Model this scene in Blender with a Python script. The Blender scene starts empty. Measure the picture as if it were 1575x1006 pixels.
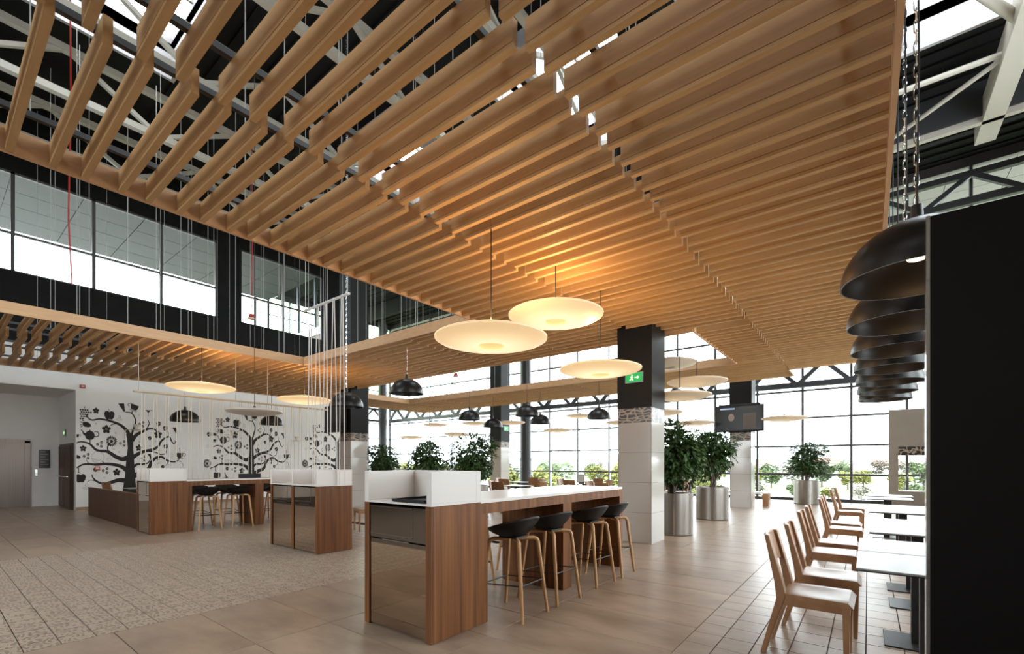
import bpy, math, random
from mathutils import Vector, Matrix
random.seed(7)
PI = math.pi
sc = bpy.context.scene
C = sc.collection

# ------------------------------------------------------------------ camera, sky, exposure
CAM_TH = math.radians(37.761)
cam = bpy.data.cameras.new('camera'); camo = bpy.data.objects.new('camera', cam); C.objects.link(camo)
cam.sensor_fit = 'HORIZONTAL'; cam.sensor_width = 36.0
cam.lens = 706.82 * 36.0 / 1575.0
cam.shift_y = (713.0 - 503.0) / 1575.0
cam.clip_start = 0.05; cam.clip_end = 2000
camo.location = (0, 0, 1.40); camo.rotation_euler = (PI / 2, 0, CAM_TH)
sc.camera = camo

SKY = 8.0
RIGHT_WIN = ((4.0, 7.0), (9.0, 13.0))      # window openings of the unseen walls, placed and sized for their daylight
BACK_WIN = ((-8.5, -4.5),)  # unseen back window, added as fill from behind the camera
world = bpy.data.worlds.new('overcast_sky'); sc.world = world; world.use_nodes = True
bg = world.node_tree.nodes['Background']
bg.inputs[0].default_value = (0.93, 0.965, 1.0, 1); bg.inputs[1].default_value = SKY
sc.view_settings.view_transform = 'Standard'; sc.view_settings.look = 'None'
sc.view_settings.gamma = 1.0; sc.view_settings.use_curve_mapping = False
sc.view_settings.exposure = 0.42
cy = sc.cycles
cy.use_denoising = True
try: cy.denoiser = 'OPENIMAGEDENOISE'; cy.denoising_prefilter = 'ACCURATE'
except Exception: pass
cy.max_bounces = 9; cy.diffuse_bounces = 6; cy.glossy_bounces = 4; cy.transparent_max_bounces = 24
cy.transmission_bounces = 4; cy.sample_clamp_indirect = 6.0; cy.caustics_reflective = False; cy.caustics_refractive = False
cy.blur_glossy = 0.5

def portal(name, loc, rot, sx, sy):          # guides daylight sampling through the openings, emits nothing
    l = bpy.data.lights.new(name, 'AREA'); l.shape = 'RECTANGLE'; l.size = sx; l.size_y = sy
    l.cycles.is_portal = True
    o = bpy.data.objects.new(name, l); C.objects.link(o); o.location = loc; o.rotation_euler = rot
portal('daylight_portal', (-10.5, 20.85, 5.4), (-PI / 2, 0, 0), 33.5, 10.8)
portal('daylight_portal', (-27.2, 16.2, 5.4), (0, -PI / 2, 0), 10.8, 9.2)
portal('daylight_portal', (-18.95, 4.5, 8.1), (0, -PI / 2, 0), 2.8, 13)

# ------------------------------------------------------------------ materials
def lin(r, g, b):
    f = lambda c: (c / 255) / 12.92 if c / 255 <= 0.04045 else ((c / 255 + 0.055) / 1.055) ** 2.4
    return (f(r), f(g), f(b))

def nodes(name):
    m = bpy.data.materials.new(name); m.use_nodes = True
    nt = m.node_tree
    return m, nt, nt.nodes['Principled BSDF']

def pm(name, col, rough=0.5, metal=0.0, col2=None, scale=6.0, stretch=(1, 1, 1), detail=4, bump=0.0, spec=0.5,
       rnd=0.0, coat=0.0, contrast=(0.35, 0.65), rough2=None, coord='Object'):
    m, nt, b = nodes(name)
    N, L = nt.nodes, nt.links
    b.inputs['Roughness'].default_value = rough; b.inputs['Metallic'].default_value = metal
    b.inputs['Specular IOR Level'].default_value = spec
    b.inputs['Coat Weight'].default_value = coat; b.inputs['Coat Roughness'].default_value = 0.08
    b.inputs['Base Color'].default_value = (*col, 1)
    if col2 is None and bump == 0 and rnd == 0: return m
    tc = N.new('ShaderNodeTexCoord'); mp = N.new('ShaderNodeMapping'); mp.inputs['Scale'].default_value = stretch
    L.new(tc.outputs[coord], mp.inputs[0])
    oi = N.new('ShaderNodeObjectInfo')
    ofs = N.new('ShaderNodeVectorMath'); ofs.operation = 'ADD'
    mul = N.new('ShaderNodeMath'); mul.operation = 'MULTIPLY'; mul.inputs[1].default_value = 37.0
    L.new(oi.outputs['Random'], mul.inputs[0]); L.new(mp.outputs[0], ofs.inputs[0]); L.new(mul.outputs[0], ofs.inputs[1])
    nz = N.new('ShaderNodeTexNoise'); nz.inputs['Scale'].default_value = scale; nz.inputs['Detail'].default_value = detail
    nz.inputs['Roughness'].default_value = 0.6
    L.new(ofs.outputs[0], nz.inputs['Vector'])
    mr = N.new('ShaderNodeMapRange'); mr.inputs[1].default_value = contrast[0]; mr.inputs[2].default_value = contrast[1]
    L.new(nz.outputs['Fac'], mr.inputs[0])
    out = None
    if col2 is not None:
        mx = N.new('ShaderNodeMix'); mx.data_type = 'RGBA'
        mx.inputs[6].default_value = (*col, 1); mx.inputs[7].default_value = (*col2, 1)
        L.new(mr.outputs[0], mx.inputs[0]); out = mx.outputs[2]
    if rnd > 0:
        hv = N.new('ShaderNodeHueSaturation')
        mr2 = N.new('ShaderNodeMapRange'); mr2.inputs[3].default_value = 1 - rnd; mr2.inputs[4].default_value = 1 + rnd
        L.new(oi.outputs['Random'], mr2.inputs[0]); L.new(mr2.outputs[0], hv.inputs['Value'])
        if out is not None: L.new(out, hv.inputs['Color'])
        else: hv.inputs['Color'].default_value = (*col, 1)
        out = hv.outputs[0]
    if out is not None: L.new(out, b.inputs['Base Color'])
    if rough2 is not None:
        mr3 = N.new('ShaderNodeMapRange'); mr3.inputs[3].default_value = rough; mr3.inputs[4].default_value = rough2
        L.new(nz.outputs['Fac'], mr3.inputs[0]); L.new(mr3.outputs[0], b.inputs['Roughness'])
    if bump > 0:
        bp = N.new('ShaderNodeBump'); bp.inputs['Strength'].default_value = bump; bp.inputs['Distance'].default_value = 0.01
        L.new(nz.outputs['Fac'], bp.inputs['Height']); L.new(bp.outputs[0], b.inputs['Normal'])
    return m

def emat(name, col, strength):
    m, nt, b = nodes(name)
    b.inputs['Base Color'].default_value = (*[min(1, c) for c in col], 1)
    b.inputs['Emission Color'].default_value = (*col, 1); b.inputs['Emission Strength'].default_value = strength
    b.inputs['Roughness'].default_value = 0.4
    return m

def glassmat(name, tint=(0.96, 0.98, 0.98), refl=0.06):
    m = bpy.data.materials.new(name); m.use_nodes = True; nt = m.node_tree; N, L = nt.nodes, nt.links
    N.remove(N['Principled BSDF'])
    t = N.new('ShaderNodeBsdfTransparent'); t.inputs[0].default_value = (*tint, 1)
    g = N.new('ShaderNodeBsdfGlossy'); g.inputs['Roughness'].default_value = 0.02; g.inputs[0].default_value = (1, 1, 1, 1)
    lw = N.new('ShaderNodeLayerWeight'); lw.inputs[0].default_value = refl
    mx = N.new('ShaderNodeMixShader')
    L.new(lw.outputs['Fresnel'], mx.inputs[0]); L.new(t.outputs[0], mx.inputs[1]); L.new(g.outputs[0], mx.inputs[2])
    L.new(mx.outputs[0], N['Material Output'].inputs[0])
    return m

def pattern_mat(name, dark, light, mid, scale, rough, thr=0.55, edge=0.07, wave=2.6):
    """cut-out leaf and stripe print: curved veins inside cells, flat colours"""
    m, nt, b = nodes(name); N, L = nt.nodes, nt.links
    b.inputs['Roughness'].default_value = rough
    tc = N.new('ShaderNodeTexCoord'); mp = N.new('ShaderNodeMapping'); mp.inputs['Scale'].default_value = (scale,) * 3
    oi = N.new('ShaderNodeObjectInfo'); ad = N.new('ShaderNodeVectorMath'); ad.operation = 'ADD'
    mu = N.new('ShaderNodeMath'); mu.operation = 'MULTIPLY'; mu.inputs[1].default_value = 23.0
    L.new(oi.outputs['Random'], mu.inputs[0]); L.new(tc.outputs['Object'], mp.inputs[0]); L.new(mp.outputs[0], ad.inputs[0]); L.new(mu.outputs[0], ad.inputs[1])
    vo = N.new('ShaderNodeTexVoronoi'); vo.inputs['Scale'].default_value = 1.6; vo.inputs['Randomness'].default_value = 0.9
    L.new(ad.outputs[0], vo.inputs['Vector'])
    ve = N.new('ShaderNodeTexVoronoi'); ve.feature = 'DISTANCE_TO_EDGE'; ve.inputs['Scale'].default_value = 1.6; ve.inputs['Randomness'].default_value = 0.9
    L.new(ad.outputs[0], ve.inputs['Vector'])
    wv = N.new('ShaderNodeTexWave'); wv.wave_type = 'RINGS'; wv.inputs['Scale'].default_value = wave; wv.inputs['Distortion'].default_value = 7.0
    wv.inputs['Detail'].default_value = 1.0
    L.new(ad.outputs[0], wv.inputs['Vector'])
    gt = N.new('ShaderNodeMath'); gt.operation = 'GREATER_THAN'; gt.inputs[1].default_value = thr; L.new(wv.outputs['Fac'], gt.inputs[0])
    ge = N.new('ShaderNodeMath'); ge.operation = 'LESS_THAN'; ge.inputs[1].default_value = edge; L.new(ve.outputs['Distance'], ge.inputs[0])
    gc = N.new('ShaderNodeMath'); gc.operation = 'LESS_THAN'; gc.inputs[1].default_value = 0.26; L.new(vo.outputs['Distance'], gc.inputs[0])
    mx1 = N.new('ShaderNodeMix'); mx1.data_type = 'RGBA'; mx1.inputs[6].default_value = (*dark, 1); mx1.inputs[7].default_value = (*light, 1)
    L.new(gt.outputs[0], mx1.inputs[0])
    mx2 = N.new('ShaderNodeMix'); mx2.data_type = 'RGBA'; mx2.inputs[7].default_value = (*light, 1); L.new(ge.outputs[0], mx2.inputs[0]); L.new(mx1.outputs[2], mx2.inputs[6])
    mx3 = N.new('ShaderNodeMix'); mx3.data_type = 'RGBA'; mx3.inputs[7].default_value = (*mid, 1); L.new(gc.outputs[0], mx3.inputs[0]); L.new(mx2.outputs[2], mx3.inputs[6])
    L.new(mx3.outputs[2], b.inputs['Base Color'])
    return m

M = {}
M['slat'] = pm('slat_oak_veneer', (0.475, 0.278, 0.121), 0.48, col2=(0.55, 0.332, 0.150), scale=3.0, stretch=(0.6, 8, 8), rnd=0.05, spec=0.35)
M['fascia'] = pm('fascia_oak_veneer', (0.56, 0.335, 0.18), 0.45, col2=(0.63, 0.385, 0.21), scale=3.0, stretch=(3, 0.6, 6), spec=0.35)
M['walnut'] = pm('walnut_veneer', (0.075, 0.026, 0.009), 0.45, col2=(0.27, 0.108, 0.036), scale=1.0, stretch=(17, 17, 0.5), detail=8, contrast=(0.28, 0.72), spec=0.25)
M['walnut_dark'] = pm('dark_walnut_veneer', (0.040, 0.017, 0.008), 0.45, col2=(0.115, 0.047, 0.020), scale=1.0, stretch=(17, 17, 0.5), detail=8, spec=0.25)
M['oak'] = pm('oiled_oak', (0.42, 0.225, 0.095), 0.42, col2=(0.53, 0.30, 0.135), scale=2.5, stretch=(10, 10, 1.2), spec=0.45)
M['chair'] = pm('beech_plywood', (0.25, 0.118, 0.052), 0.36, col2=(0.33, 0.165, 0.075), scale=2.2, stretch=(4, 10, 1.5), spec=0.5)
M['solid_white'] = pm('white_solid_surface', (0.74, 0.70, 0.67), 0.28, spec=0.5)
M['laminate'] = pm('pale_grey_laminate', (0.31, 0.295, 0.288), 0.36, spec=0.35)
M['black_plastic'] = pm('black_plastic', (0.006, 0.0055, 0.0055), 0.46, spec=0.3)
M['black_metal'] = pm('black_metal', (0.014, 0.013, 0.013), 0.42, spec=0.5)
M['black_lac'] = pm('black_lacquer', (0.005, 0.004, 0.004), 0.36, spec=0.25)
M['black_clad'] = pm('black_cladding_paint', (0.007, 0.006, 0.0055), 0.5, spec=0.2)
M['lamp_black'] = pm('lamp_black_enamel', (0.008, 0.0065, 0.006), 0.36, spec=0.5)
M['dark_steel'] = pm('charcoal_steel', (0.035, 0.035, 0.038), 0.45, spec=0.5)
M['mull'] = pm('mullion_grey', (0.075, 0.068, 0.070), 0.45, spec=0.4)
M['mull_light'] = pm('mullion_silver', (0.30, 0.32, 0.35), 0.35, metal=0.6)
M['black_wall'] = pm('black_wall_paint', (0.005, 0.0045, 0.0045), 0.7, col2=(0.008, 0.007, 0.007), scale=2, spec=0.2)
M['deck'] = pm('black_roof_deck', (0.004, 0.0035, 0.0035), 0.75, spec=0.2)
M['truss'] = pm('cream_painted_steel', (0.40, 0.37, 0.32), 0.5, spec=0.4)
M['curb'] = pm('grey_painted_curb', (0.33, 0.31, 0.32), 0.6)
M['soffit'] = pm('soffit_panel', (0.030, 0.032, 0.035), 0.6, rnd=0.05)
M['soffit_beige'] = pm('beige_soffit_panel', (0.125, 0.118, 0.100), 0.6, rnd=0.05)
M['wall'] = pm('white_wall_paint', (0.76, 0.735, 0.715), 0.6, col2=(0.80, 0.775, 0.755), scale=1.5, spec=0.3)
M['wall_beige'] = pm('beige_wall_paint', (0.25, 0.205, 0.165), 0.6, col2=(0.27, 0.225, 0.182), scale=1.5, spec=0.3)
M['print'] = pm('mural_black_print', (0.020, 0.017, 0.016), 0.6, spec=0.3)
M['print_grey'] = pm('mural_grey_print', (0.33, 0.32, 0.31), 0.6, spec=0.3)
M['grout'] = pm('grout', (0.085, 0.066, 0.054), 0.8)
M['tile'] = pm('stone_tile', (0.27, 0.185, 0.130), 0.28, col2=(0.40, 0.290, 0.212), scale=2.6, stretch=(0.7, 1.6, 1), detail=12, contrast=(0.30, 0.62), rnd=0.07, rough2=0.42, spec=0.5)
M['tile_small'] = pm('small_stone_tile', (0.31, 0.23, 0.172), 0.27, col2=(0.40, 0.305, 0.238), scale=3.0, stretch=(1, 2.4, 1), detail=6, rnd=0.07, rough2=0.40, spec=0.5)
M['tile_pat'] = pattern_mat('patterned_tile', (0.275, 0.203, 0.152), (0.49, 0.385, 0.298), (0.37, 0.285, 0.22), 4.4, 0.34)
M['band'] = pattern_mat('leaf_band_print', (0.018, 0.012, 0.010), (0.34, 0.26, 0.19), (0.018, 0.012, 0.010), 3.0, 0.3, 0.70, 0.05, 2.2)
M['panel_tile'] = pm('white_gloss_tile', (0.50, 0.465, 0.425), 0.10, spec=0.6)
M['mirror'] = pm('bronze_mirror', (0.58, 0.475, 0.38), 0.035, metal=1.0)
M['steel'] = pm('brushed_steel', (0.27, 0.245, 0.22), 0.36, metal=1.0, col2=(0.35, 0.32, 0.29), scale=1.0, stretch=(120, 120, 0.4), detail=2)
M['chrome'] = pm('chrome', (0.7, 0.7, 0.7), 0.15, metal=1.0)
M['elev'] = pm('elevator_steel', (0.20, 0.17, 0.155), 0.35, metal=0.8, col2=(0.24, 0.205, 0.19), scale=1, stretch=(60, 60, 0.5))
M['wire'] = pm('steel_wire', (0.40, 0.40, 0.38), 0.45, metal=0.3)
M['rope'] = pm('cotton_rope', (0.62, 0.55, 0.45), 0.8, bump=0.2, scale=80)
M['rope_white'] = pm('white_rope', (0.72, 0.70, 0.68), 0.8, bump=0.2, scale=80)
M['rod'] = pm('pale_wood_rod', (0.52, 0.42, 0.30), 0.5)
M['rod_white'] = pm('white_rod', (0.62, 0.60, 0.58), 0.4)
M['red'] = pm('red_plastic', (0.36, 0.02, 0.015), 0.4)
M['cream_plastic'] = pm('cream_plastic', (0.62, 0.56, 0.46), 0.5)
def opal(name, c_in, c_out, s_in, s_out):
    # translucent shade: brightest around the bulb, falling off to the rim
    m, nt, b = nodes(name); N, L = nt.nodes, nt.links
    tc = N.new('ShaderNodeTexCoord'); sp = N.new('ShaderNodeVectorMath'); sp.operation = 'MULTIPLY'; sp.inputs[1].default_value = (1, 1, 0)
    ln = N.new('ShaderNodeVectorMath'); ln.operation = 'LENGTH'; mr = N.new('ShaderNodeMapRange'); mr.inputs[1].default_value = 0.15; mr.inputs[2].default_value = 0.58; mr.interpolation_type = 'SMOOTHSTEP'
    L.new(tc.outputs['Object'], sp.inputs[0]); L.new(sp.outputs[0], ln.inputs[0]); L.new(ln.outputs['Value'], mr.inputs[0])
    mx = N.new('ShaderNodeMix'); mx.data_type = 'RGBA'; mx.inputs[6].default_value = (*c_in, 1); mx.inputs[7].default_value = (*c_out, 1); L.new(mr.outputs[0], mx.inputs[0])
    st = N.new('ShaderNodeMapRange'); st.inputs[3].default_value = s_in; st.inputs[4].default_value = s_out; L.new(mr.outputs[0], st.inputs[0])
    L.new(mx.outputs[2], b.inputs['Emission Color']); L.new(st.outputs[0], b.inputs['Emission Strength'])
    b.inputs['Base Color'].default_value = (0.55, 0.48, 0.38, 1); b.inputs['Roughness'].default_value = 0.45
    return m
M['disc'] = opal('lit_opal_acrylic', (1.0, 0.77, 0.45), (1.0, 0.64, 0.28), 0.82, 0.48)
M['disc_inner'] = emat('lit_opal_centre', (1.0, 0.62, 0.26), 0.62)
M['disc_far'] = opal('dim_opal_acrylic', (1.0, 0.74, 0.46), (1.0, 0.68, 0.40), 0.34, 0.16)
M['disc_off'] = pm('unlit_opal_acrylic', (0.62, 0.57, 0.50), 0.4)
M['bulb'] = emat('warm_bulb', (1.0, 0.62, 0.30), 14.0)
M['green_sign'] = emat('green_exit_light', (0.0, 0.42, 0.10), 0.35)
M['sign_white'] = emat('white_exit_light', (1.0, 0.95, 0.7), 0.9)
M['leaf'] = pm('ficus_leaf', (0.028, 0.066, 0.018), 0.38, col2=(0.085, 0.155, 0.048), scale=9, contrast=(0.3, 0.7), spec=0.5)
M['bark'] = pm('ficus_bark', (0.085, 0.055, 0.035), 0.8, col2=(0.14, 0.10, 0.07), scale=20)
M['soil'] = pm('dark_soil', (0.03, 0.022, 0.016), 0.9, bump=0.6, scale=40)
M['glass'] = glassmat('window_glass', (0.93, 0.96, 0.96))
M['glass_green'] = glassmat('green_tinted_glass', (0.78, 0.88, 0.72))
M['screen'] = pm('dark_screen', (0.012, 0.009, 0.008), 0.22, spec=0.3)
M['screen_a'] = emat('screen_image_brown', (0.06, 0.042, 0.034), 0.4)
M['screen_b'] = emat('screen_image_skin', (0.16, 0.115, 0.09), 0.4)
M['screen_c'] = emat('screen_caption', (0.35, 0.45, 0.62), 0.6)
M['grass'] = pm('meadow', (0.065, 0.085, 0.032), 0.9, col2=(0.11, 0.125, 0.055), scale=0.06, coord='Object')
M['road'] = pm('pale_road', (0.30, 0.29, 0.28), 0.9)
M['hill'] = pm('wooded_hill', (0.070, 0.088, 0.075), 0.95, col2=(0.11, 0.125, 0.095), scale=0.05)
M['tree_a'] = pm('spring_foliage', (0.115, 0.125, 0.030), 0.9, col2=(0.20, 0.195, 0.055), scale=1.2)
M['tree_b'] = pm('green_foliage', (0.060, 0.085, 0.035), 0.9, col2=(0.10, 0.13, 0.055), scale=1.2)
M['tree_c'] = pm('bare_twigs', (0.11, 0.10, 0.08), 0.9, col2=(0.17, 0.155, 0.12), scale=1.2)
M['house'] = pm('house_render', (0.42, 0.39, 0.36), 0.8)
M['house_roof'] = pm('red_roof', (0.15, 0.085, 0.068), 0.8)
M['poster'] = pm('black_poster', (0.012, 0.012, 0.014), 0.3)
M['poster_text'] = pm('poster_print', (0.30, 0.28, 0.26), 0.5)
M['door_dark'] = pm('dark_brown_door', (0.030, 0.020, 0.013), 0.4)
M['skirt'] = pm('wood_skirting', (0.30, 0.20, 0.12), 0.5)
M['paper'] = pm('paper', (0.7, 0.66, 0.6), 0.7)
M['cushion'] = pm('dark_upholstery', (0.03, 0.025, 0.022), 0.7)

# ------------------------------------------------------------------ mesh helper
class MB:
    def __init__(s): s.v = []; s.f = []; s.sm = []
    def add(s, vs, fs, smooth=False):
        n = len(s.v); s.v += [tuple(v) for v in vs]
        for f in fs: s.f.append([n + i for i in f]); s.sm.append(smooth)
        return s
    def box(s, x0, x1, y0, y1, z0, z1):
        return s.add([(x0, y0, z0), (x1, y0, z0), (x1, y1, z0), (x0, y1, z0), (x0, y0, z1), (x1, y0, z1), (x1, y1, z1), (x0, y1, z1)],
                     [(0, 3, 2, 1), (4, 5, 6, 7), (0, 1, 5, 4), (1, 2, 6, 5), (2, 3, 7, 6), (3, 0, 4, 7)])
    def bar(s, p, q, w, h, up=(0, 0, 1), w2=None, h2=None):
        p, q = Vector(p), Vector(q); d = (q - p).normalized(); u = Vector(up)
        if abs(d.dot(u)) > 0.99: u = Vector((1, 0, 0))
        a = d.cross(u).normalized(); b = a.cross(d).normalized()
        w2 = w if w2 is None else w2; h2 = h if h2 is None else h2
        vs = []
        for c, ww, hh in ((p, w, h), (q, w2, h2)):
            for i, j in ((-1, -1), (1, -1), (1, 1), (-1, 1)): vs.append(c + a * (i * ww / 2) + b * (j * hh / 2))
        return s.add(vs, [(0, 3, 2, 1), (4, 5, 6, 7), (0, 1, 5, 4), (1, 2, 6, 5), (2, 3, 7, 6), (3, 0, 4, 7)])
    def tube(s, pts, r, n=8, cap=True, smooth=True, sx=1.0):
        pts = [Vector(p) for p in pts]; rs = r if isinstance(r, (list, tuple)) else [r] * len(pts)
        vs, fs = [], []; ref = None
        for i, p in enumerate(pts):
            d = (pts[min(i + 1, len(pts) - 1)] - pts[max(i - 1, 0)]).normalized()
            if ref is None:
                ref = Vector((0, 0, 1)) if abs(d.z) < 0.9 else Vector((1, 0, 0))
            a = d.cross(ref); 
            if a.length < 1e-4: a = d.cross(Vector((0, 1, 0)))
            a.normalize(); b = a.cross(d).normalized(); ref = b
            for k in range(n):
                t = 2 * PI * k / n
                vs.append(p + a * (rs[i] * math.cos(t) * sx) + b * (rs[i] * math.sin(t)))
        for i in range(len(pts) - 1):
            for k in range(n):
                k2 = (k + 1) % n
                fs.append((i * n + k, i * n + k2, (i + 1) * n + k2, (i + 1) * n + k))
        s.add(vs, fs, smooth)
        if cap:
            m = len(s.v) - len(vs)
            s.f.append([m + k for k in range(n)][::-1]); s.sm.append(False)
            s.f.append([m + (len(pts) - 1) * n + k for k in range(n)]); s.sm.append(False)
        return s
    def lathe(s, prof, n=32, c=(0, 0, 0), smooth=True):
        vs, fs = [], []; m = len(prof)
        for r, z in prof:
            for k in range(n):
                t = 2 * PI * k / n; vs.append((c[0] + r * math.cos(t), c[1] + r * math.sin(t), c[2] + z))
        for i in range(m - 1):
            for k in range(n):
                k2 = (k + 1) % n; fs.append((i * n + k, i * n + k2, (i + 1) * n + k2, (i + 1) * n + k))
        return s.add(vs, fs, smooth)
    def prism(s, poly, axis, a0, a1, smooth=False):
        """poly of 2D points extruded along axis 0/1/2 between a0 and a1"""
        n = len(poly)
        def P(u, v, a): return {0: (a, u, v), 1: (u, a, v), 2: (u, v, a)}[axis]
        vs = [P(u, v, a0) for u, v in poly] + [P(u, v, a1) for u, v in poly]
        fs = [tuple(range(n))[::-1], tuple(range(n, 2 * n))] + [(i, (i + 1) % n, n + (i + 1) % n, n + i) for i in range(n)]
        return s.add(vs, fs, smooth)
    def mesh(s, name, mat):
        me = bpy.data.meshes.new(name); me.from_pydata(s.v, [], s.f); me.update()
        if any(s.sm):
            me.polygons.foreach_set('use_smooth', s.sm); me.set_sharp_from_angle(angle=0.7)
        if mat: me.materials.append(M[mat] if isinstance(mat, str) else mat)
        return me
    def build(s, name, mat, parent=None, loc=None, bevel=0, fix=True):
        me = s.mesh(name, mat)
        if fix:
            import bmesh
            bm = bmesh.new(); bm.from_mesh(me); bmesh.ops.recalc_face_normals(bm, faces=bm.faces[:]); bm.to_mesh(me); bm.free()
        o = link(name, me, parent, loc)
        if bevel:
            b = o.modifiers.new('edge', 'BEVEL'); b.width = bevel; b.segments = 2; b.limit_method = 'ANGLE'
        return o

def link(name, me, parent=None, loc=None, rz=0.0):
    o = bpy.data.objects.new(name, me); C.objects.link(o)
    if parent is not None: o.parent = parent
    if loc is not None: o.location = loc
    if rz: o.rotation_euler = (0, 0, rz)
    return o
def tag(o, label=None, cat=None, group=None, kind=None):
    if label: o['label'] = label
    if cat: o['category'] = cat
    if group: o['group'] = group
    if kind: o['kind'] = kind
    return o
def thing(name, label, cat, loc=(0, 0, 0), rz=0.0, group=None):
    o = bpy.data.objects.new(name, None); C.objects.link(o); o.location = loc; o.rotation_euler = (0, 0, rz)
    o.empty_display_size = 0.1
    return tag(o, label, cat, group)
def copy_tree(o, parent=None):
    c = o.copy(); C.objects.link(c); c.parent = parent
    for ch in list(o.children): copy_tree(ch, c)
    return c
def bx(*a): return MB().box(*a)
ORD = ['first', 'second', 'third', 'fourth', 'fifth', 'sixth', 'seventh', 'eighth', 'ninth', 'tenth', 'eleventh', 'twelfth']

# ------------------------------------------------------------------ floor
floor = tag(bx(-28, 6.5, -7, 20.7, -0.30, -0.006).build('floor', 'grout'), 'grey-brown floor of stone tiles running to the window wall', None, kind='structure')
def tile_mesh(w, l, mat, g=0.006):
    b = 0.0015; x, y = w / 2 - g / 2, l / 2 - g / 2
    m = MB(); m.add([(-x, -y, -0.006), (x, -y, -0.006), (x, y, -0.006), (-x, y, -0.006), (-x + b, -y + b, 0), (x - b, -y + b, 0), (x - b, y - b, 0), (-x + b, y - b, 0)],
                    [(4, 5, 6, 7), (0, 1, 5, 4), (1, 2, 6, 5), (2, 3, 7, 6), (3, 0, 4, 7)])
    return m.mesh('floor_tile', mat)
_tm = {}
def tiles(xs, ys, mat, g=0.006, name='floor_tile', stuff=False):
    big = MB()
    for i in range(len(xs) - 1):
        for j in range(len(ys) - 1):
            w, l = xs[i + 1] - xs[i], ys[j + 1] - ys[j]
            cx, cyy = (xs[i] + xs[i + 1]) / 2, (ys[j] + ys[j + 1]) / 2
            if stuff:
                me = tile_mesh(w, l, None, g); n = len(big.v)
                big.v += [(v.co.x + cx, v.co.y + cyy, v.co.z) for v in me.vertices]
                for p in me.polygons: big.f.append([n + k for k in p.vertices]); big.sm.append(False)
                bpy.data.meshes.remove(me)
            else:
                k = (round(w, 3), round(l, 3), mat)
                if k not in _tm: _tm[k] = tile_mesh(w, l, M[mat], g)
                link(name, _tm[k], floor, (cx, cyy, 0))
    if stuff: tag(big.build('floor_tile_field', mat, floor, fix=False), kind='stuff')
def rng(a, b, st):
    n = max(1, round((b - a) / st)); return [a + (b - a) * i / n for i in range(n + 1)]
YP = [0.068 + 0.2045 * k for k in range(-1, 32)]
YB = [0.99 + 0.6135 * k for k in range(-4, 33)]
tiles([-4.94, -3.75, -2.45, -1.15], YB[:22], 'tile')                                   # large slabs along the counter
tiles(rng(-17.2, -9.85, 1.2), YB[2:10], 'tile')                                         # large slabs before the mural wall
tiles(rng(-18.7, -17.2, 0.75), YB[2:10], 'tile')
tiles([-4.94, -3.75, -2.45, -1.15], YB[21:], 'tile', stuff=True)
tiles(rng(-27, -9.85, 1.2), YB[9:], 'tile', stuff=True)
tiles(rng(-9.85, -4.94, 1.2), rng(YP[31], YB[-1], 0.6135), 'tile', stuff=True)
tiles(rng(-21.4, -18.7, 1.2), YB[:9], 'tile', stuff=True)
XP = rng(-9.85, -4.94, 0.2045)
cells = sorted(((XP[i] + XP[i + 1]) / 2, (YP[j] + YP[j + 1]) / 2) for i in range(len(XP) - 1) for j in range(len(YP) - 1))
cells.sort(key=lambda c: c[0] ** 2 + c[1] ** 2)
wp, lp = XP[1] - XP[0], YP[1] - YP[0]
me_p = tile_mesh(wp, lp, M['tile_pat'], 0.005)
for c in cells[:300]: link('patterned_tile', me_p, floor, (*c, 0))
rest = MB()
for c in cells[300:]: rest.add([(v.co.x + c[0], v.co.y + c[1], v.co.z) for v in me_p.vertices], [tuple(q.vertices) for q in me_p.polygons])
tag(rest.build('patterned_tile_field', 'tile_pat', floor, fix=False), kind='stuff')
XS = [-1.15 + 0.2275 * k for k in range(0, 14)]
YS = [2.40 + 0.2625 * k for k in range(0, 68)]
tiles(XS[:10], YS[:24], 'tile_small', 0.006, 'small_tile')
tiles(XS[:10], YS[23:], 'tile_small', 0.006, stuff=True)
tiles([XS[9] + 0.2275 * k for k in range(0, 20)], YS, 'tile_small', 0.006, stuff=True)

# ------------------------------------------------------------------ walls
XW = -18.7
wl = bx(XW - 0.25, XW, 2.87, 11.57, 0, 4.75); wl.box(XW - 0.25, XW, -1.6, 2.87, 3.6, 4.75); wl.box(XW - 0.25, XW, -7, -1.6, 0, 4.75)
wl.box(-27, XW - 0.25, 11.32, 11.57, 0, 4.75)
wall_left = tag(wl.build('wall_left', 'wall'), 'long white wall carrying the black tree mural', None, kind='structure')
tag(bx(XW, XW + 0.012, 2.87, 11.57, 0, 0.09).build('baseboard_left', 'skirt'), 'low wooden skirting under the mural wall', None, kind='structure')
# recess with the elevators; its unseen end wall is added to block daylight
wr = bx(-21.65, -21.4, -1.8, 3.1, 0, 3.6); wr.box(-21.4, XW - 0.25, 2.87, 3.1, 0, 3.6); wr.box(-21.4, XW - 0.25, -1.8, -1.6, 0, 3.6); wr.box(-21.65, XW - 0.25, -1.8, 3.1, 3.6, 3.8)
tag(wr.build('wall_recess', 'wall'), 'shaded white walls and soffit of the elevator lobby recess', None, kind='structure')
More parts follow.
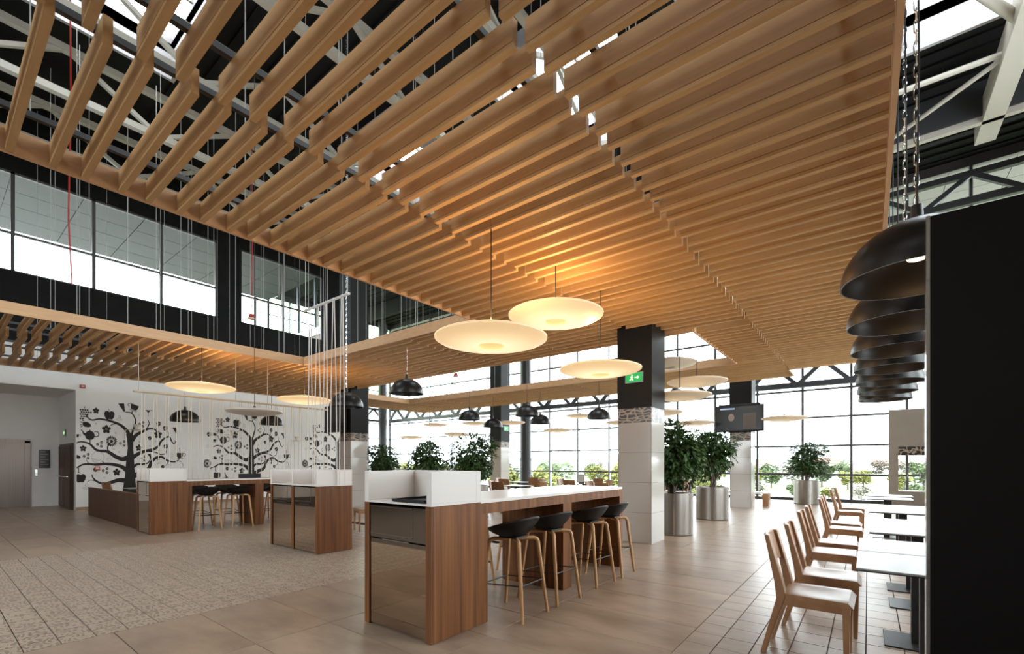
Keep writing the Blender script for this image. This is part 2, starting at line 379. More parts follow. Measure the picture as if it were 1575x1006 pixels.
# black clerestory wall
wc = MB()
for y0, y1 in ((-7, -0.15), (6.66, 7.45), (10.75, 11.57)): wc.box(XW - 0.25, XW, y0, y1, 6.72, 9.5)
wc.box(XW - 0.25, XW, -7, 11.57, 4.75, 6.72); wc.box(XW - 0.25, XW, -7, 11.57, 9.5, 11.2); wc.box(-27, XW - 0.25, 11.32, 11.57, 10.9, 11.2)
tag(wc.build('wall_upper_left', 'black_wall'), 'black upper wall with a band of clerestory windows', None, kind='structure')
rw = tag(bx(-27, XW - 0.25, 11.32, 11.57, 4.75, 7.5).build('wall_return', 'wall_beige'), 'beige return wall of the side wing seen through the clerestory', None, kind='structure')
for x in (-27, -25.4, -23.8, -22.2, -20.6, -19.05): bx(x, x + 0.09, 11.38, 11.5, 7.5, 10.9).build('mullion', 'mull_light', rw)
for i in range(5): bx(-26.91 + 1.6 * i, -25.4 + 1.6 * i, 11.435, 11.445, 7.5, 10.9).build('pane', 'glass', rw)
bx(-27, XW - 0.25, 11.25, 11.32, 7.35, 7.7).build('edge_beam', 'mull_light', rw)
def clerestory(n, y0, y1, muls, z0=6.72, z1=9.5, zt=7.80):
    fr = MB(); x0, x1 = XW - 0.16, XW - 0.06
    fr.box(x0, x1, y0, y1, z0, z0 + 0.05); fr.box(x0, x1, y0, y1, z1 - 0.06, z1); fr.box(x0, x1, y0, y0 + 0.05, z0, z1); fr.box(x0, x1, y1 - 0.05, y1, z0, z1)
    w = tag(fr.build('window_%d' % n, 'mull'), 'clerestory window of large panes in the black upper wall', None, kind='structure')
    e = [y0] + muls + [y1]
    for y in muls: bx(x0, x1, y - 0.04, y + 0.04, z0, z1).build('mullion', 'mull', w)
    bx(x0 + 0.01, x1 - 0.01, y0, y1, zt - 0.03, zt + 0.03).build('transom', 'mull', w)
    for i in range(len(e) - 1):
        for a, b in ((z0, zt), (zt, z1)):
            bx(XW - 0.115, XW - 0.105, e[i] + 0.04, e[i + 1] - 0.04, a + 0.03, b - 0.03).build('pane', 'glass', w)
clerestory(1, -0.15, 6.66, [1.60, 3.29, 4.99])
clerestory(2, 7.45, 10.75, [9.08])
# walls behind the viewer and past the black screen (part of the hall, out of frame)
def window_wall(name, label, axis, at, a0, a1, mat, wins, z0=0.9, z1=9.6):
    m = MB(); P = (lambda u0, u1, za, zb: (at, at + 0.25, u0, u1, za, zb)) if axis == 0 else (lambda u0, u1, za, zb: (u0, u1, at - 0.25, at, za, zb))
    m.box(*P(a0, a1, 0, z0)); m.box(*P(a0, a1, z1, 11.2)); e = a0
    for w0, w1 in wins: m.box(*P(e, w0, z0, z1)); e = w1
    m.box(*P(e, a1, z0, z1))
    w = tag(m.build(name, mat), label, None, kind='structure')
    for w0, w1 in wins:
        q = P(w0, w1, z0, z1); c = (at + 0.12) if axis == 0 else (at - 0.12)
        (bx(c - 0.006, c + 0.006, w0, w1, z0, z1) if axis == 0 else bx(w0, w1, c - 0.006, c + 0.006, z0, z1)).build('pane', 'glass', w)
        portal('daylight_portal', ((at + 0.4, (w0 + w1) / 2, (z0 + z1) / 2) if axis == 0 else ((w0 + w1) / 2, at - 0.4, (z0 + z1) / 2)),
               ((0, PI / 2, 0) if axis == 0 else (PI / 2, 0, 0)), (z1 - z0) if axis == 0 else (w1 - w0), (w1 - w0) if axis == 0 else (z1 - z0))
window_wall('wall_right', 'side wall of the hall with tall windows', 0, 6.2, -7.2, 20.7, 'wall', RIGHT_WIN)
window_wall('wall_back', 'wall of the hall with an unseen tall window added for fill daylight, opposite the facade', 1, -7.0, -21.7, 6.5, 'wall_beige', BACK_WIN, 1.0, 8.5)

# ------------------------------------------------------------------ glazed facade
YF = 20.6
MX = [-27, -24.9, -22.75, -20.76, -18.82, -17.0, -15.2, -13.37, -11.66, -9.94, -8.3, -6.66, -5.08, -3.5, -1.96, -0.47, 1.05, 2.6, 4.2, 6.2]
ZT = [0.0, 0.99, 2.06, 3.13, 4.17, 5.3, 6.45, 7.6, 8.75, 9.9, 10.9]
fr = bx(-27, 6.2, YF - 0.06, YF + 0.10, 0, 0.10); fr.box(-27, 6.2, YF - 0.06, YF + 0.1, 10.9, 11.2)
wf = tag(fr.build('window_3', 'mull'), 'tall glazed facade with a grid of dark mullions', None, kind='structure')
for i, x in enumerate(MX):
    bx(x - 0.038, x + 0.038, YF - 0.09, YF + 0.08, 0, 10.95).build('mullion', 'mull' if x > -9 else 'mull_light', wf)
for z in ZT[1:-1]:
    bx(-27, 6.2, YF - 0.05, YF + 0.05, z - 0.034, z + 0.034).build('transom', 'mull', wf)
pane_cache = {}
for i in range(len(MX) - 1):
    for j in range(len(ZT) - 1):
        w, h = MX[i + 1] - MX[i] - 0.06, ZT[j + 1] - ZT[j] - 0.05
        k = (round(w, 2), round(h, 2))
        if k not in pane_cache: pane_cache[k] = bx(-w / 2, w / 2, -0.006, 0.006, -h / 2, h / 2).mesh('pane', 'glass')
        link('pane', pane_cache[k], wf, ((MX[i] + MX[i + 1]) / 2, YF, (ZT[j] + ZT[j + 1]) / 2))
XG = -27.0
GY = [11.57, 13.4, 15.2, 17.0, 18.8, 20.6]
fr = bx(XG - 0.08, XG + 0.06, 11.57, YF, 0, 0.10); fr.box(XG - 0.08, XG + 0.06, 11.57, YF, 10.9, 11.2)
wg = tag(fr.build('window_4', 'mull'), 'glazed side wall meeting the facade at the far round column', None, kind='structure')
for y in GY: bx(XG - 0.08, XG + 0.09, y - 0.03, y + 0.03, 0, 10.95).build('mullion', 'mull', wg)
for z in ZT[1:-1]: bx(XG - 0.05, XG + 0.05, 11.57, YF, z - 0.03, z + 0.03).build('transom', 'mull', wg)
for j in range(len(ZT) - 1):
    h = ZT[j + 1] - ZT[j] - 0.05
    me = bx(-0.006, 0.006, -0.87, 0.87, -h / 2, h / 2).mesh('pane', 'glass' if j < 5 else 'glass_green')
    for i in range(5): link('pane', me, wg, (XG, (GY[i] + GY[i + 1]) / 2, (ZT[j] + ZT[j + 1]) / 2))

# beige partition with a window at the end of the facade
YPT = 19.75
pt = bx(0.55, 0.79, YPT, YPT + 0.15, 0, 3.18); pt.box(0.79, 3.0, YPT, YPT + 0.15, 0, 0.50); pt.box(0.79, 3.0, YPT, YPT + 0.15, 1.95, 3.18); pt.box(2.2, 3.0, YPT, YPT + 0.15, 0.5, 1.95)
tp = thing('partition_wall', 'beige partition wall with square window opening in front of the glass facade', 'partition', (0.55, YPT, 0))
o = pt.build('panel', 'wall_beige', tp); o.matrix_parent_inverse = Matrix.Translation((-0.55, -YPT, 0))
o = bx(0.79, 2.2, YPT - 0.004, YPT + 0.15, 1.66, 1.95).build('printed_band', 'band', tp); o.matrix_parent_inverse = Matrix.Translation((-0.55, -YPT, 0))
o = bx(0.79, 2.2, YPT - 0.02, YPT + 0.17, 0.48, 0.52).build('window_sill', 'wall', tp); o.matrix_parent_inverse = Matrix.Translation((-0.55, -YPT, 0))
for a, b in (((0.92, 0.55), (1.18, 1.66)), ((1.45, 0.55), (1.18, 1.66))):
    o = MB().tube([(a[0], YPT + 0.1, a[1]), (b[0], YPT + 0.1, b[1])], 0.012, 6).build('brace_cable', 'mull_light', tp); o.matrix_parent_inverse = Matrix.Translation((-0.55, -YPT, 0))

# ------------------------------------------------------------------ roof
SKYL = [(-13.2, -10.4, 0.4, 3.7), (-7.4, -4.25, 8.4, 12.2), (0.3, 3.2, 9.3, 13.6), (-12.8, -10.3, 8.0, 11.0), (-4.4, 0.2, -4.4, -2.0)]
ZR = 11.2
xs = sorted({-27.3, 6.5} | {a for s in SKYL for a in s[:2]}); ys = sorted({-7.2, 20.75} | {a for s in SKYL for a in s[2:]})
rf = MB()
for i in range(len(xs) - 1):
    for j in range(len(ys) - 1):
        cx, c2 = (xs[i] + xs[i + 1]) / 2, (ys[j] + ys[j + 1]) / 2
        if any(s[0] < cx < s[1] and s[2] < c2 < s[3] for s in SKYL): continue
        rf.box(xs[i], xs[i + 1], ys[j], ys[j + 1], ZR, ZR + 0.25)
roof = tag(rf.build('ceiling', 'deck'), 'black ribbed roof deck high above the hanging slats', None, kind='structure')
ribm = bx(-16.9, 16.9, -0.02, 0.02, -0.05, 0.0).mesh('deck_rib', 'deck')
y = -6.8
while y < 20.5:
    if not any(s[2] - 0.1 < y < s[3] + 0.1 for s in SKYL): link('deck_rib', ribm, roof, (-10.4, y, ZR))
    y += 0.45
for n, s in enumerate(SKYL):
    m = MB(); t = 0.08
    m.box(s[0] - t, s[0], s[2] - t, s[3] + t, ZR - 0.6, ZR + 0.5); m.box(s[1], s[1] + t, s[2] - t, s[3] + t, ZR - 0.6, ZR + 0.5)
    m.box(s[0], s[1], s[2] - t, s[2], ZR - 0.6, ZR + 0.5); m.box(s[0], s[1], s[3], s[3] + t, ZR - 0.6, ZR + 0.5)
    w = tag(m.build('window_%d' % (5 + n), 'curb'), 'bright roof skylight in a grey curb', None, kind='structure')
    k = max(2, round((s[1] - s[0]) / 1.3))
    for i in range(1, k): bx(s[0] + (s[1] - s[0]) * i / k - 0.03, s[0] + (s[1] - s[0]) * i / k + 0.03, s[2], s[3], ZR + 0.36, ZR + 0.44).build('glazing_bar', 'truss', w)
    for i in range(k):
        a, b = s[0] + (s[1] - s[0]) * i / k, s[0] + (s[1] - s[0]) * (i + 1) / k
        bx(a + 0.03, b - 0.03, s[2], s[3], ZR + 0.40, ZR + 0.41).build('pane', 'glass', w)
    portal('daylight_portal', ((s[0] + s[1]) / 2, (s[2] + s[3]) / 2, ZR + 0.55), (0, 0, 0), s[1] - s[0], s[3] - s[2])
def truss(name, label, axis, fixed, a0, a1, zb, zt, step, mat, r, group=None, rd=None, flat=False):
    P = (lambda a, z: (fixed, a, z)) if axis == 1 else (lambda a, z: (a, fixed, z))
    t = thing(name, label, 'truss', P(a0, zb), 0, group); inv = Matrix.Translation(-Vector(P(a0, zb)))
    def part(m, n):
        o = m.build(n, mat, t); o.matrix_parent_inverse = inv
    rd = rd or r * 0.6
    up = (0, 0, 1)
    part(MB().bar(P(a0, zt), P(a1, zt), 2 * r, 2 * r) , 'top_chord'); part(MB().bar(P(a0, zb), P(a1, zb), 2 * r, 2 * r), 'bottom_chord')
    n = round((a1 - a0) / step); st = (a1 - a0) / n
    dg = MB().bar((0, 0, zb), ((0, st / 2, zt) if axis == 1 else (st / 2, 0, zt)), 2 * rd, 2 * rd).mesh('diagonal', mat)
    dg2 = MB().bar(((0, st / 2, zt) if axis == 1 else (st / 2, 0, zt)), ((0, st, zb) if axis == 1 else (st, 0, zb)), 2 * rd, 2 * rd).mesh('diagonal', mat)
    for i in range(n):
        for d in (dg, dg2):
            o = link('diagonal', d, t, P(a0 + i * st, 0)); o.matrix_parent_inverse = inv
    return t
for i, x in enumerate((-16.6, -14.0, -11.3, -8.4, -5.6, -2.6)):
    truss('roof_truss', 'cream steel roof truss, %s of six counted from the black clerestory wall' % ORD[i], 1, x, -6.5, 17.3, 9.55, 10.55, 3.2, 'truss', 0.075, 'cream roof trusses above the slats')
g = thing('roof_girder', 'wide cream steel girder above the black screen', 'girder', (2.45, 17.3, 10.0))
o = bx(2.25, 2.65, -6.5, 17.3, 9.9, 10.5).build('beam', 'truss', g); o.matrix_parent_inverse = Matrix.Translation((-2.45, -17.3, -10))
for a, b, r in (((2.4, 13.4, 10.2), (-0.6, 8.6, 10.4), 0.09), ((2.35, 14.1, 10.1), (-0.4, 13.9, 10.0), 0.06), ((2.35, 14.2, 10.1), (0.5, 15.6, 9.9), 0.05)):
    o = MB().tube([a, b], r, 12).build('brace_tube', 'truss', g); o.matrix_parent_inverse = Matrix.Translation((-2.45, -17.3, -10))
db = thing('roof_purlin', 'cream purlin with dark apron across the roof by the girder', 'beam', (0, 16.3, 10))
for m, n, mt in ((bx(-5, 6, 16.2, 16.35, 9.9, 10.05), 'beam', 'truss'), (bx(-5, 6, 16.15, 16.25, 10.05, 10.9), 'apron', 'dark_steel')):
    o = m.build(n, mt, db); o.matrix_parent_inverse = Matrix.Translation((0, -16.3, -10))
tag(bx(-27, 6.2, 17.3, 17.5, 10.35, 11.2).build('wall_downstand', 'black_wall'), 'black downstand wall below the roof near the facade', None, kind='structure')
truss('facade_truss', 'charcoal steel truss crossing the facade just above the slat ceiling', 0, 20.03, -26.3, 6.0, 4.32, 5.12, 1.63, 'dark_steel', 0.10, rd=0.07)
truss('facade_truss', 'charcoal steel truss crossing the facade high under the roof', 0, 20.03, -26.3, 6.0, 9.55, 10.4, 2.3, 'dark_steel', 0.09, rd=0.07)
truss('side_truss', 'charcoal steel truss along the glazed side wall', 1, -26.65, 11.56, 19.8, 4.32, 5.12, 1.63, 'dark_steel', 0.07, rd=0.055)
# outside soffits
sf = MB()
for s0, s1, t0, t1 in ((-25.1, -18.95, -8, 11.3),):
    sf.box(s0, s1, t0, t1, 10.05, 10.2)
so = tag(sf.build('trim_1', 'dark_steel'), 'roof overhang outside the clerestory windows', None, kind='structure')
for i in range(5):
    for j in range(12):
        bx(-25.05 + i * 1.22, -25.05 + i * 1.22 + 1.20, -7.9 + j * 1.6, -7.9 + j * 1.6 + 1.58, 10.02, 10.05).build('soffit_panel', 'soffit', so)
so = tag(bx(-28, 7, 20.75, 26, 11.05, 11.2).build('trim_2', 'dark_steel'), 'roof overhang outside the glazed facade', None, kind='structure')
for i in range(22):
    for j in range(3):
        bx(-27.9 + i * 1.58, -27.9 + i * 1.58 + 1.56, 20.8 + j * 1.72, 20.8 + j * 1.72 + 1.70, 11.02, 11.05).build('soffit_panel', 'soffit_beige', so)

# ------------------------------------------------------------------ columns
def column(x0, y0, label, w=0.60, cw=0.62):
    t = thing('column', label, 'column', (x0 + w / 2, y0 + w / 2, 0)); h = w / 2
    bx(-h + 0.004, h - 0.004, -h + 0.004, h - 0.004, 0, 2.13).build('core', 'grout', t)
    n = 4
    for i in range(n):
        z0, z1 = i * 2.127 / n, (i + 1) * 2.127 / n
        for s in (-1, 1):
            bx(-h, h, s * h - 0.006, s * h + 0.006, z0 + 0.002, z1 - 0.002).build('tile_panel', 'panel_tile', t)
            bx(s * h - 0.006, s * h + 0.006, -h - 0.006, h + 0.006, z0 + 0.002, z1 - 0.002).build('tile_panel', 'panel_tile', t)
    bx(-h - 0.008, h + 0.008, -h - 0.008, h + 0.008, 2.127, 2.385).build('printed_band', 'band', t)
    q = cw / 2 + 0.012
    bx(-q, q, -q, q, 2.385, 11.2).build('black_cladding', 'black_clad', t)
    return t
col1 = column(-3.58, 7.78, 'square column with white tiled foot beside the end of the near counter', 0.61)
col2 = column(-3.50, 15.97, 'square column with a television hung on its black upper half')
col3 = column(-13.60, 15.97, 'square column standing behind the dining chairs near the facade')
col4 = column(-13.65, 8.45, 'square column at the end of the mural wall', 0.60)
for x, y, lb in ((-26.2, 19.4, 'thick round charcoal column in the far glazed corner'), (-14.2, 19.5, 'thick round charcoal column against the middle of the facade')):
    t = thing('round_column', lb, 'column', (x, y, 0))
    MB().lathe([(0.29, 0), (0.29, 11.2)], 28).build('shaft', 'dark_steel', t); MB().lathe([(0.31, 1.55), (0.31, 1.7)], 28).build('collar', 'dark_steel', t)

def exit_sign(loc, rz, label, w=0.30, h=0.16):
    t = thing('exit_sign', label, 'exit sign', loc, rz)
    bx(-w / 2, w / 2, -0.02, 0.0, -h / 2, h / 2).build('housing', 'mull_light', t)
    f = bx(-w / 2 + 0.012, w / 2 - 0.012, -0.024, -0.02, -h / 2 + 0.012, h / 2 - 0.012).build('face', 'green_sign', t)
    m = MB()     # running figure, arrow and doorway
    y0, y1 = -0.027, -0.024
    m.lathe([(0.0, y0), (0.012, y0), (0.012, y1)], 10); 
    m.v = [(-0.035 + v[0], v[2], 0.038 + v[1]) for v in m.v]
    for a, b, ww in (((-0.035, 0.025), (-0.045, -0.012), 0.020), ((-0.045, -0.012), (-0.020, -0.030), 0.012), ((-0.020, -0.030), (-0.022, -0.055), 0.010),
                     ((-0.047, -0.012), (-0.062, -0.040), 0.012), ((-0.062, -0.040), (-0.082, -0.040), 0.010), ((-0.035, 0.020), (-0.012, 0.004), 0.009), ((-0.038, 0.020), (-0.066, 0.008), 0.009)):
        m.bar((a[0], -0.0255, a[1]), (b[0], -0.0255, b[1]), ww, 0.003, (0, 1, 0))
    m.build('running_figure', 'sign_white', f)
    m = MB().bar((0.015, -0.0255, 0), (0.065, -0.0255, 0), 0.016, 0.003, (0, 1, 0)); m.prism([(0.062, 0.028), (0.062, -0.028), (0.098, 0)], 1, y0, y1)
    m.build('arrow', 'sign_white', f)
exit_sign((-3.27, 7.76, 2.92), 0, 'green exit sign on the black column by the near counter', 0.33, 0.18)
exit_sign((-12.98, 16.3, 2.98), PI / 2, 'small green exit sign on the column behind the dining chairs', 0.36, 0.2)
exit_sign((-20.2, 2.85, 2.38), 0, 'small lit exit sign above the dark door in the lobby recess', 0.22, 0.22)

def television(loc, w, h, label):
    t = thing('television', label, 'television', loc)
    bx(-w / 2, w / 2, -0.06, 0.0, -h / 2, h / 2).build('housing', 'black_plastic', t, bevel=0.006)
    s = bx(-w / 2 + 0.035, w / 2 - 0.035, -0.063, -0.06, -h / 2 + 0.05, h / 2 - 0.035).build('screen', 'screen', t)
    bx(-0.2, 0.2, 0.0, 0.05, -0.2, 0.2).build('wall_bracket', 'black_metal', t)
    return t, s
tv, scn = television((-3.22, 15.90, 2.82), 1.40, 0.84, 'television with a dim picture hung on the column by the facade')
bx(0.12, 0.48, -0.0655, -0.063, -0.33, 0.16).build('picture_panel', 'screen_a', scn)
m = MB().lathe([(0, 0), (0.09, 0)], 20, smooth=False); m.v = [(-0.22 + v[0], -0.0655, 0.04 + v[1] * 1.35) for v in m.v]; m.build('picture_head', 'screen_b', scn, fix=False)
m = MB().prism([(-0.52, -0.34), (-0.30, -0.10), (-0.14, -0.10), (0.04, -0.34)], 1, -0.066, -0.063); m.build('picture_shoulders', 'screen', scn)
bx(-0.55, -0.12, -0.0655, -0.063, 0.30, 0.335).build('caption_bar', 'screen_c', scn); bx(-0.02, 0.5, -0.0655, -0.063, 0.315, 0.33).build('caption_bar', 'screen_a', scn)
television((-13.78, 8.38, 2.86), 1.22, 0.88, 'switched off television on the column at the end of the mural wall')
t = thing('ceiling_mount', 'black hanging pole behind the column television', 'bracket', (-3.22, 15.86, 3.24)); bx(-0.6, 0.6, -0.03, 0.03, 0, 0.04).build('bar', 'black_metal', t)

# ------------------------------------------------------------------ hanging slat ceiling
ZC, HF, TF = 3.81, 0.175, 0.046
def slat_mesh(L):
    # veneered box slat with a fine shadow groove above its lower edge
    t = TF / 2; g = 0.004
    prof = [(-t, 0), (t, 0), (t, 0.026), (t - g, 0.027), (t - g, 0.031), (t, 0.032), (t, HF), (-t, HF), (-t, 0.032), (-t + g, 0.031), (-t + g, 0.027), (-t, 0.026)]
    m = MB(); n = len(prof)
    vs = [(-L / 2, u, v) for u, v in prof] + [(L / 2, u, v) for u, v in prof]
    fs = [(i, (i + 1) % n, n + (i + 1) % n, n + i) for i in range(n)] + [tuple(range(n))[::-1], tuple(range(n, 2 * n))]
    m.add(vs, fs); return m.mesh('slat', 'slat')
_sm = {}
PITCH = 0.2175
wire_cache = {}
def wire_mesh(h):
    k = round(h, 1)
    if k not in wire_cache: wire_cache[k] = MB().tube([(0, 0, 0), (0, 0, k)], 0.0045, 5).mesh('hanger_wire', 'wire')
    return wire_cache[k]
def fill(raft, x0, x1, off, y0, y1):
    L = x1 - x0; k = round(L, 3)
    if k not in _sm: _sm[k] = slat_mesh(L)
    n = math.ceil((y0 + 0.03 - off) / PITCH)
    while off + n * PITCH < y1 - 0.03:
        link('slat', _sm[k], raft, ((x0 + x1) / 2, off + n * PITCH + (0.012 if n % 2 else -0.012), ZC)); n += 1
def bars(raft, xs, y0, y1, wires=True, step=1.3):
    for x in xs:
        bx(x - 0.02, x + 0.02, y0, y1, ZC + HF, ZC + HF + 0.042).build('support_bar', 'dark_steel', raft)
        if wires:
            y = y0 + 0.35
            while y < y1:
                link('hanger_wire', wire_mesh(ZR - 1.0 - ZC - HF - 0.04), raft, (x, y + random.uniform(-0.2, 0.2), ZC + HF + 0.04)); y += step
def fascia(segs):
    m = MB()
    for a in segs: m.box(*a[:4], ZC - 0.004, ZC + HF + 0.012)
    return m
T = 0.035
Y0 = -1.0
# main raft
r1 = tag(fascia([(-5.28, -5.28 + T, Y0, 5.78), (0.12, 0.12 + T, Y0, 13.7), (-2.54, -2.54 + T, 8.68, 12.1),
                 (-5.28, -2.54, 8.66, 8.66 + T), (-1.6, 0.155, 13.68, 13.72)]).build('trim_3', 'fascia'), 'wood edge board of the main hanging slat ceiling', None, kind='structure')
fill(r1, -5.24, -3.47, 0.44, Y0, 8.66); fill(r1, -3.43, -1.62, 0.585, Y0, 8.66); fill(r1, -2.50, -1.62, 0.585, 8.66, 12.05); fill(r1, -1.575, 0.115, 0.645, Y0, 13.68)
bars(r1, (-4.95, -3.66), Y0, 8.6); bars(r1, (-3.22, -1.85), Y0, 8.6); bars(r1, (-1.36, -0.12), Y0, 13.6)
# raft past the first opening
r2 = tag(fascia([(-10.92, -5.28, 5.75, 5.75 + T), (-14.62, -5.28, 8.66, 8.66 + T)]).build('trim_4', 'fascia'), 'wood edge board of the slat ceiling between the two openings', None, kind='structure')
for i, (a, b) in enumerate(((-7.10, -5.30), (-8.98, -7.15), (-10.88, -9.03))): fill(r2, a, b, 0.44 + 0.09 * i, 5.78, 8.66); bars(r2, (a + 0.25, b - 0.25), 5.8, 8.6)
# raft before the mural wall
r3 = tag(fascia([(-10.92, -10.92 + T, Y0, 5.78), (-16.75, -16.75 + T, Y0, 14.7), (-14.66, -14.62, 8.66, 12.15)]).build('trim_5', 'fascia'), 'wood edge board of the slat ceiling before the mural wall', None, kind='structure')
for i, (a, b, y1) in enumerate(((-12.80, -10.93, 8.66), (-14.70, -12.84, 8.66), (-16.72, -14.75, 14.7))): fill(r3, a, b, 0.5 + 0.1 * i, Y0, y1); bars(r3, (a + 0.28, b - 0.3), Y0, y1 - 0.05)
# far strip
r4 = tag(fascia([(-14.62, -2.5, 12.1, 12.1 + T), (-16.7, -1.6, 14.75, 14.75 + T), (-1.63, -1.6, 13.72, 14.78)]).build('trim_6', 'fascia'), 'wood edge board of the far strip of slat ceiling by the facade', None, kind='structure')
e = [-14.68, -12.84, -10.93, -9.03, -7.15, -5.28, -3.45, -1.62]
for i in range(7): fill(r4, e[i] + 0.02, e[i + 1] - 0.02, 0.47 + 0.09 * (i % 3), 12.13, 14.75); bars(r4, (e[i] + 0.3, e[i + 1] - 0.3), 12.15, 14.7, step=1.1)

# ------------------------------------------------------------------ counters
def counter(label, x0, x1, y0, yc, yend, zt, zp, bays=1, legs=()):
    """tray cabinet with mirrored front and white parapet, continued as a high table along +y"""
    t = thing('bar_counter', label, 'counter', (x0, y0, 0)); inv = Matrix.Translation((-x0, -y0, 0))
    def part(m, n, mt, par=None, bevel=0):
        o = m.build(n, mt, par or t, bevel=bevel); 
        if par is None: o.matrix_parent_inverse = inv
        return o
    s = 0.065
    cab = MB()
    cab.box(x0, x0 + 0.02, y0 + 0.03, yc, 0.006, zt); cab.box(x1 - 0.02, x1, y0 + 0.03, yc, 0.006, zt); cab.box(x0 + 0.02, x1 - 0.02, yc - 0.02, yc, 0.006, zt); cab.box(x0 + 0.02, x1 - 0.02, y0 + 0.04, yc - 0.02, 0.008, 0.04)
    w = (x1 - x0) / bays
    part(cab, 'carcass', 'walnut')
    part(bx(x0 + 0.03, x1 - 0.03, y0 + 0.05, yc - 0.03, 0, 0.006), 'plinth', 'black_metal')
    for i in range(bays + 1):
        xx = x0 + i * w; a = xx if i == 0 else (xx - s if i == bays else xx - s / 2 - 0.005)
        part(bx(a, a + s + (0.01 if 0 < i < bays else 0), y0, y0 + 0.03, 0.006, zt), 'stile', 'walnut')
    for i in range(bays):
        a = x0 + i * w + (s if i == 0 else s / 2 + 0.005); b = x0 + (i + 1) * w - (s if i == bays - 1 else s / 2 + 0.005)
        part(bx(a, b, y0 + 0.010, y0 + 0.03, 0.02, 0.755), 'mirror_door', 'mirror')
        fl = part(bx(a, b, y0 + 0.008, y0 + 0.03, 0.768, zt - 0.022), 'mirror_flap', 'mirror')
        fm = MB(); c = a + (b - a) * 0.78; z0, z1 = 0.80, zt - 0.03
        for q in ((a + 0.005, c, z1 - 0.006, z1), (c - 0.006, c, z0, z1), (a + 0.005, c, z0, z0 + 0.004)): fm.box(q[0], q[1], y0 + 0.005, y0 + 0.009, q[2], q[3])
        fm.build('flap_frame', 'chrome', fl)
        part(bx(a + (b - a) * 0.25, a + (b - a) * 0.72, y0 + 0.002, y0 + 0.010, 0.757, 0.764), 'pull_bar', 'chrome')
    # white parapet: side walls, partitions, back wall, tray shelf
    p = 0.055
    part(bx(x0, x1, y0, yc, zt, zt + 0.018), 'tray_shelf', 'solid_white', bevel=0.002)
    for i in range(bays + 1):
        a = x0 if i == 0 else (x1 - p if i == bays else x0 + i * w - p / 2)
        part(bx(a, a + p, y0, yc - p, zt + 0.018, zp), 'parapet_wall', 'solid_white', bevel=0.003)
    part(bx(x0, x1, yc - p, yc, zt + 0.018, zp), 'parapet_back', 'solid_white', bevel=0.003)
    if yend:
        part(bx(x0, x1, yc, yend, zt - 0.012, zt + 0.018), 'table_top', 'solid_white', bevel=0.002)
        part(bx(x1 - 0.03, x1, yc, yend, zt - 0.105, zt - 0.012), 'apron', 'walnut'); part(bx(x0, x0 + 0.03, yc, yend, zt - 0.105, zt - 0.012), 'apron', 'walnut')
        part(bx(x0 + 0.03, x1 - 0.03, yc, yend - 0.03, zt - 0.05, zt - 0.012), 'underside', 'walnut_dark'); part(bx(x0 + 0.03, x1 - 0.03, yend - 0.03, yend, zt - 0.105, zt - 0.012), 'apron', 'walnut')
        for a, b in legs:
            part(bx(x0, x1, a, b, 0.006, zt - 0.105), 'leg_panel', 'walnut'); part(bx(x0 + 0.02, x1 - 0.02, a + 0.01, b - 0.01, 0, 0.006), 'plinth', 'black_metal')
    return t
counter('near walnut bar counter with mirrored tray cabinet and white parapet', -3.51, -2.65, 2.41, 2.98, 5.88, 1.065, 1.335, 1, ((2.98, 3.07), (4.34, 4.52), (5.79, 5.88)))
counter('free-standing walnut tray cabinet with two mirrored doors on the patterned tiles', -8.20, -6.67, 3.74, 4.34, None, 1.045, 1.30, 2)
counter('long walnut bar counter in front of the tree mural', -11.95, -11.08, 2.76, 3.38, 6.9, 1.045, 1.30, 1, ((3.38, 3.47), (4.72, 4.90), (6.81, 6.90)))
t = thing('tray', 'black serving tray lying on the near tray cabinet', 'tray', (-2.96, 2.63, 1.083), 0.06)
m = MB(); m.prism([(-0.17, -0.21), (0.20, -0.21), (0.20, 0.21), (-0.17, 0.21)], 2, 0.002, 0.010); m.build('base', 'black_plastic', t)
m = MB()
for a, b in (((-0.17, -0.21), (0.20, -0.21)), ((0.20, -0.21), (0.20, 0.21)), ((0.20, 0.21), (-0.17, 0.21)), ((-0.17, 0.21), (-0.17, -0.21))): m.bar((a[0], a[1], 0.018), (b[0], b[1], 0.018), 0.02, 0.018)
m.build('rim', 'black_plastic', t)
m = MB().prism([(-0.17, -0.10), (-0.24, 0.0), (-0.17, 0.10)], 2, 0.016, 0.026); m.build('handle', 'black_plastic', t)
# low walnut wall behind the long counter
lw = thing('low_partition', 'long low walnut partition running from the long counter to the mural wall', 'partition', (-16.8, 2.83, 0))
bx(0, 4.85, 0, 0.06, 0.012, 0.74).build('panel', 'walnut_dark', lw); bx(-0.01, 4.85, -0.008, 0.068, 0.74, 0.757).build('cap', 'walnut', lw); bx(0.02, 4.85, 0.01, 0.05, 0, 0.012).build('plinth', 'black_metal', lw)

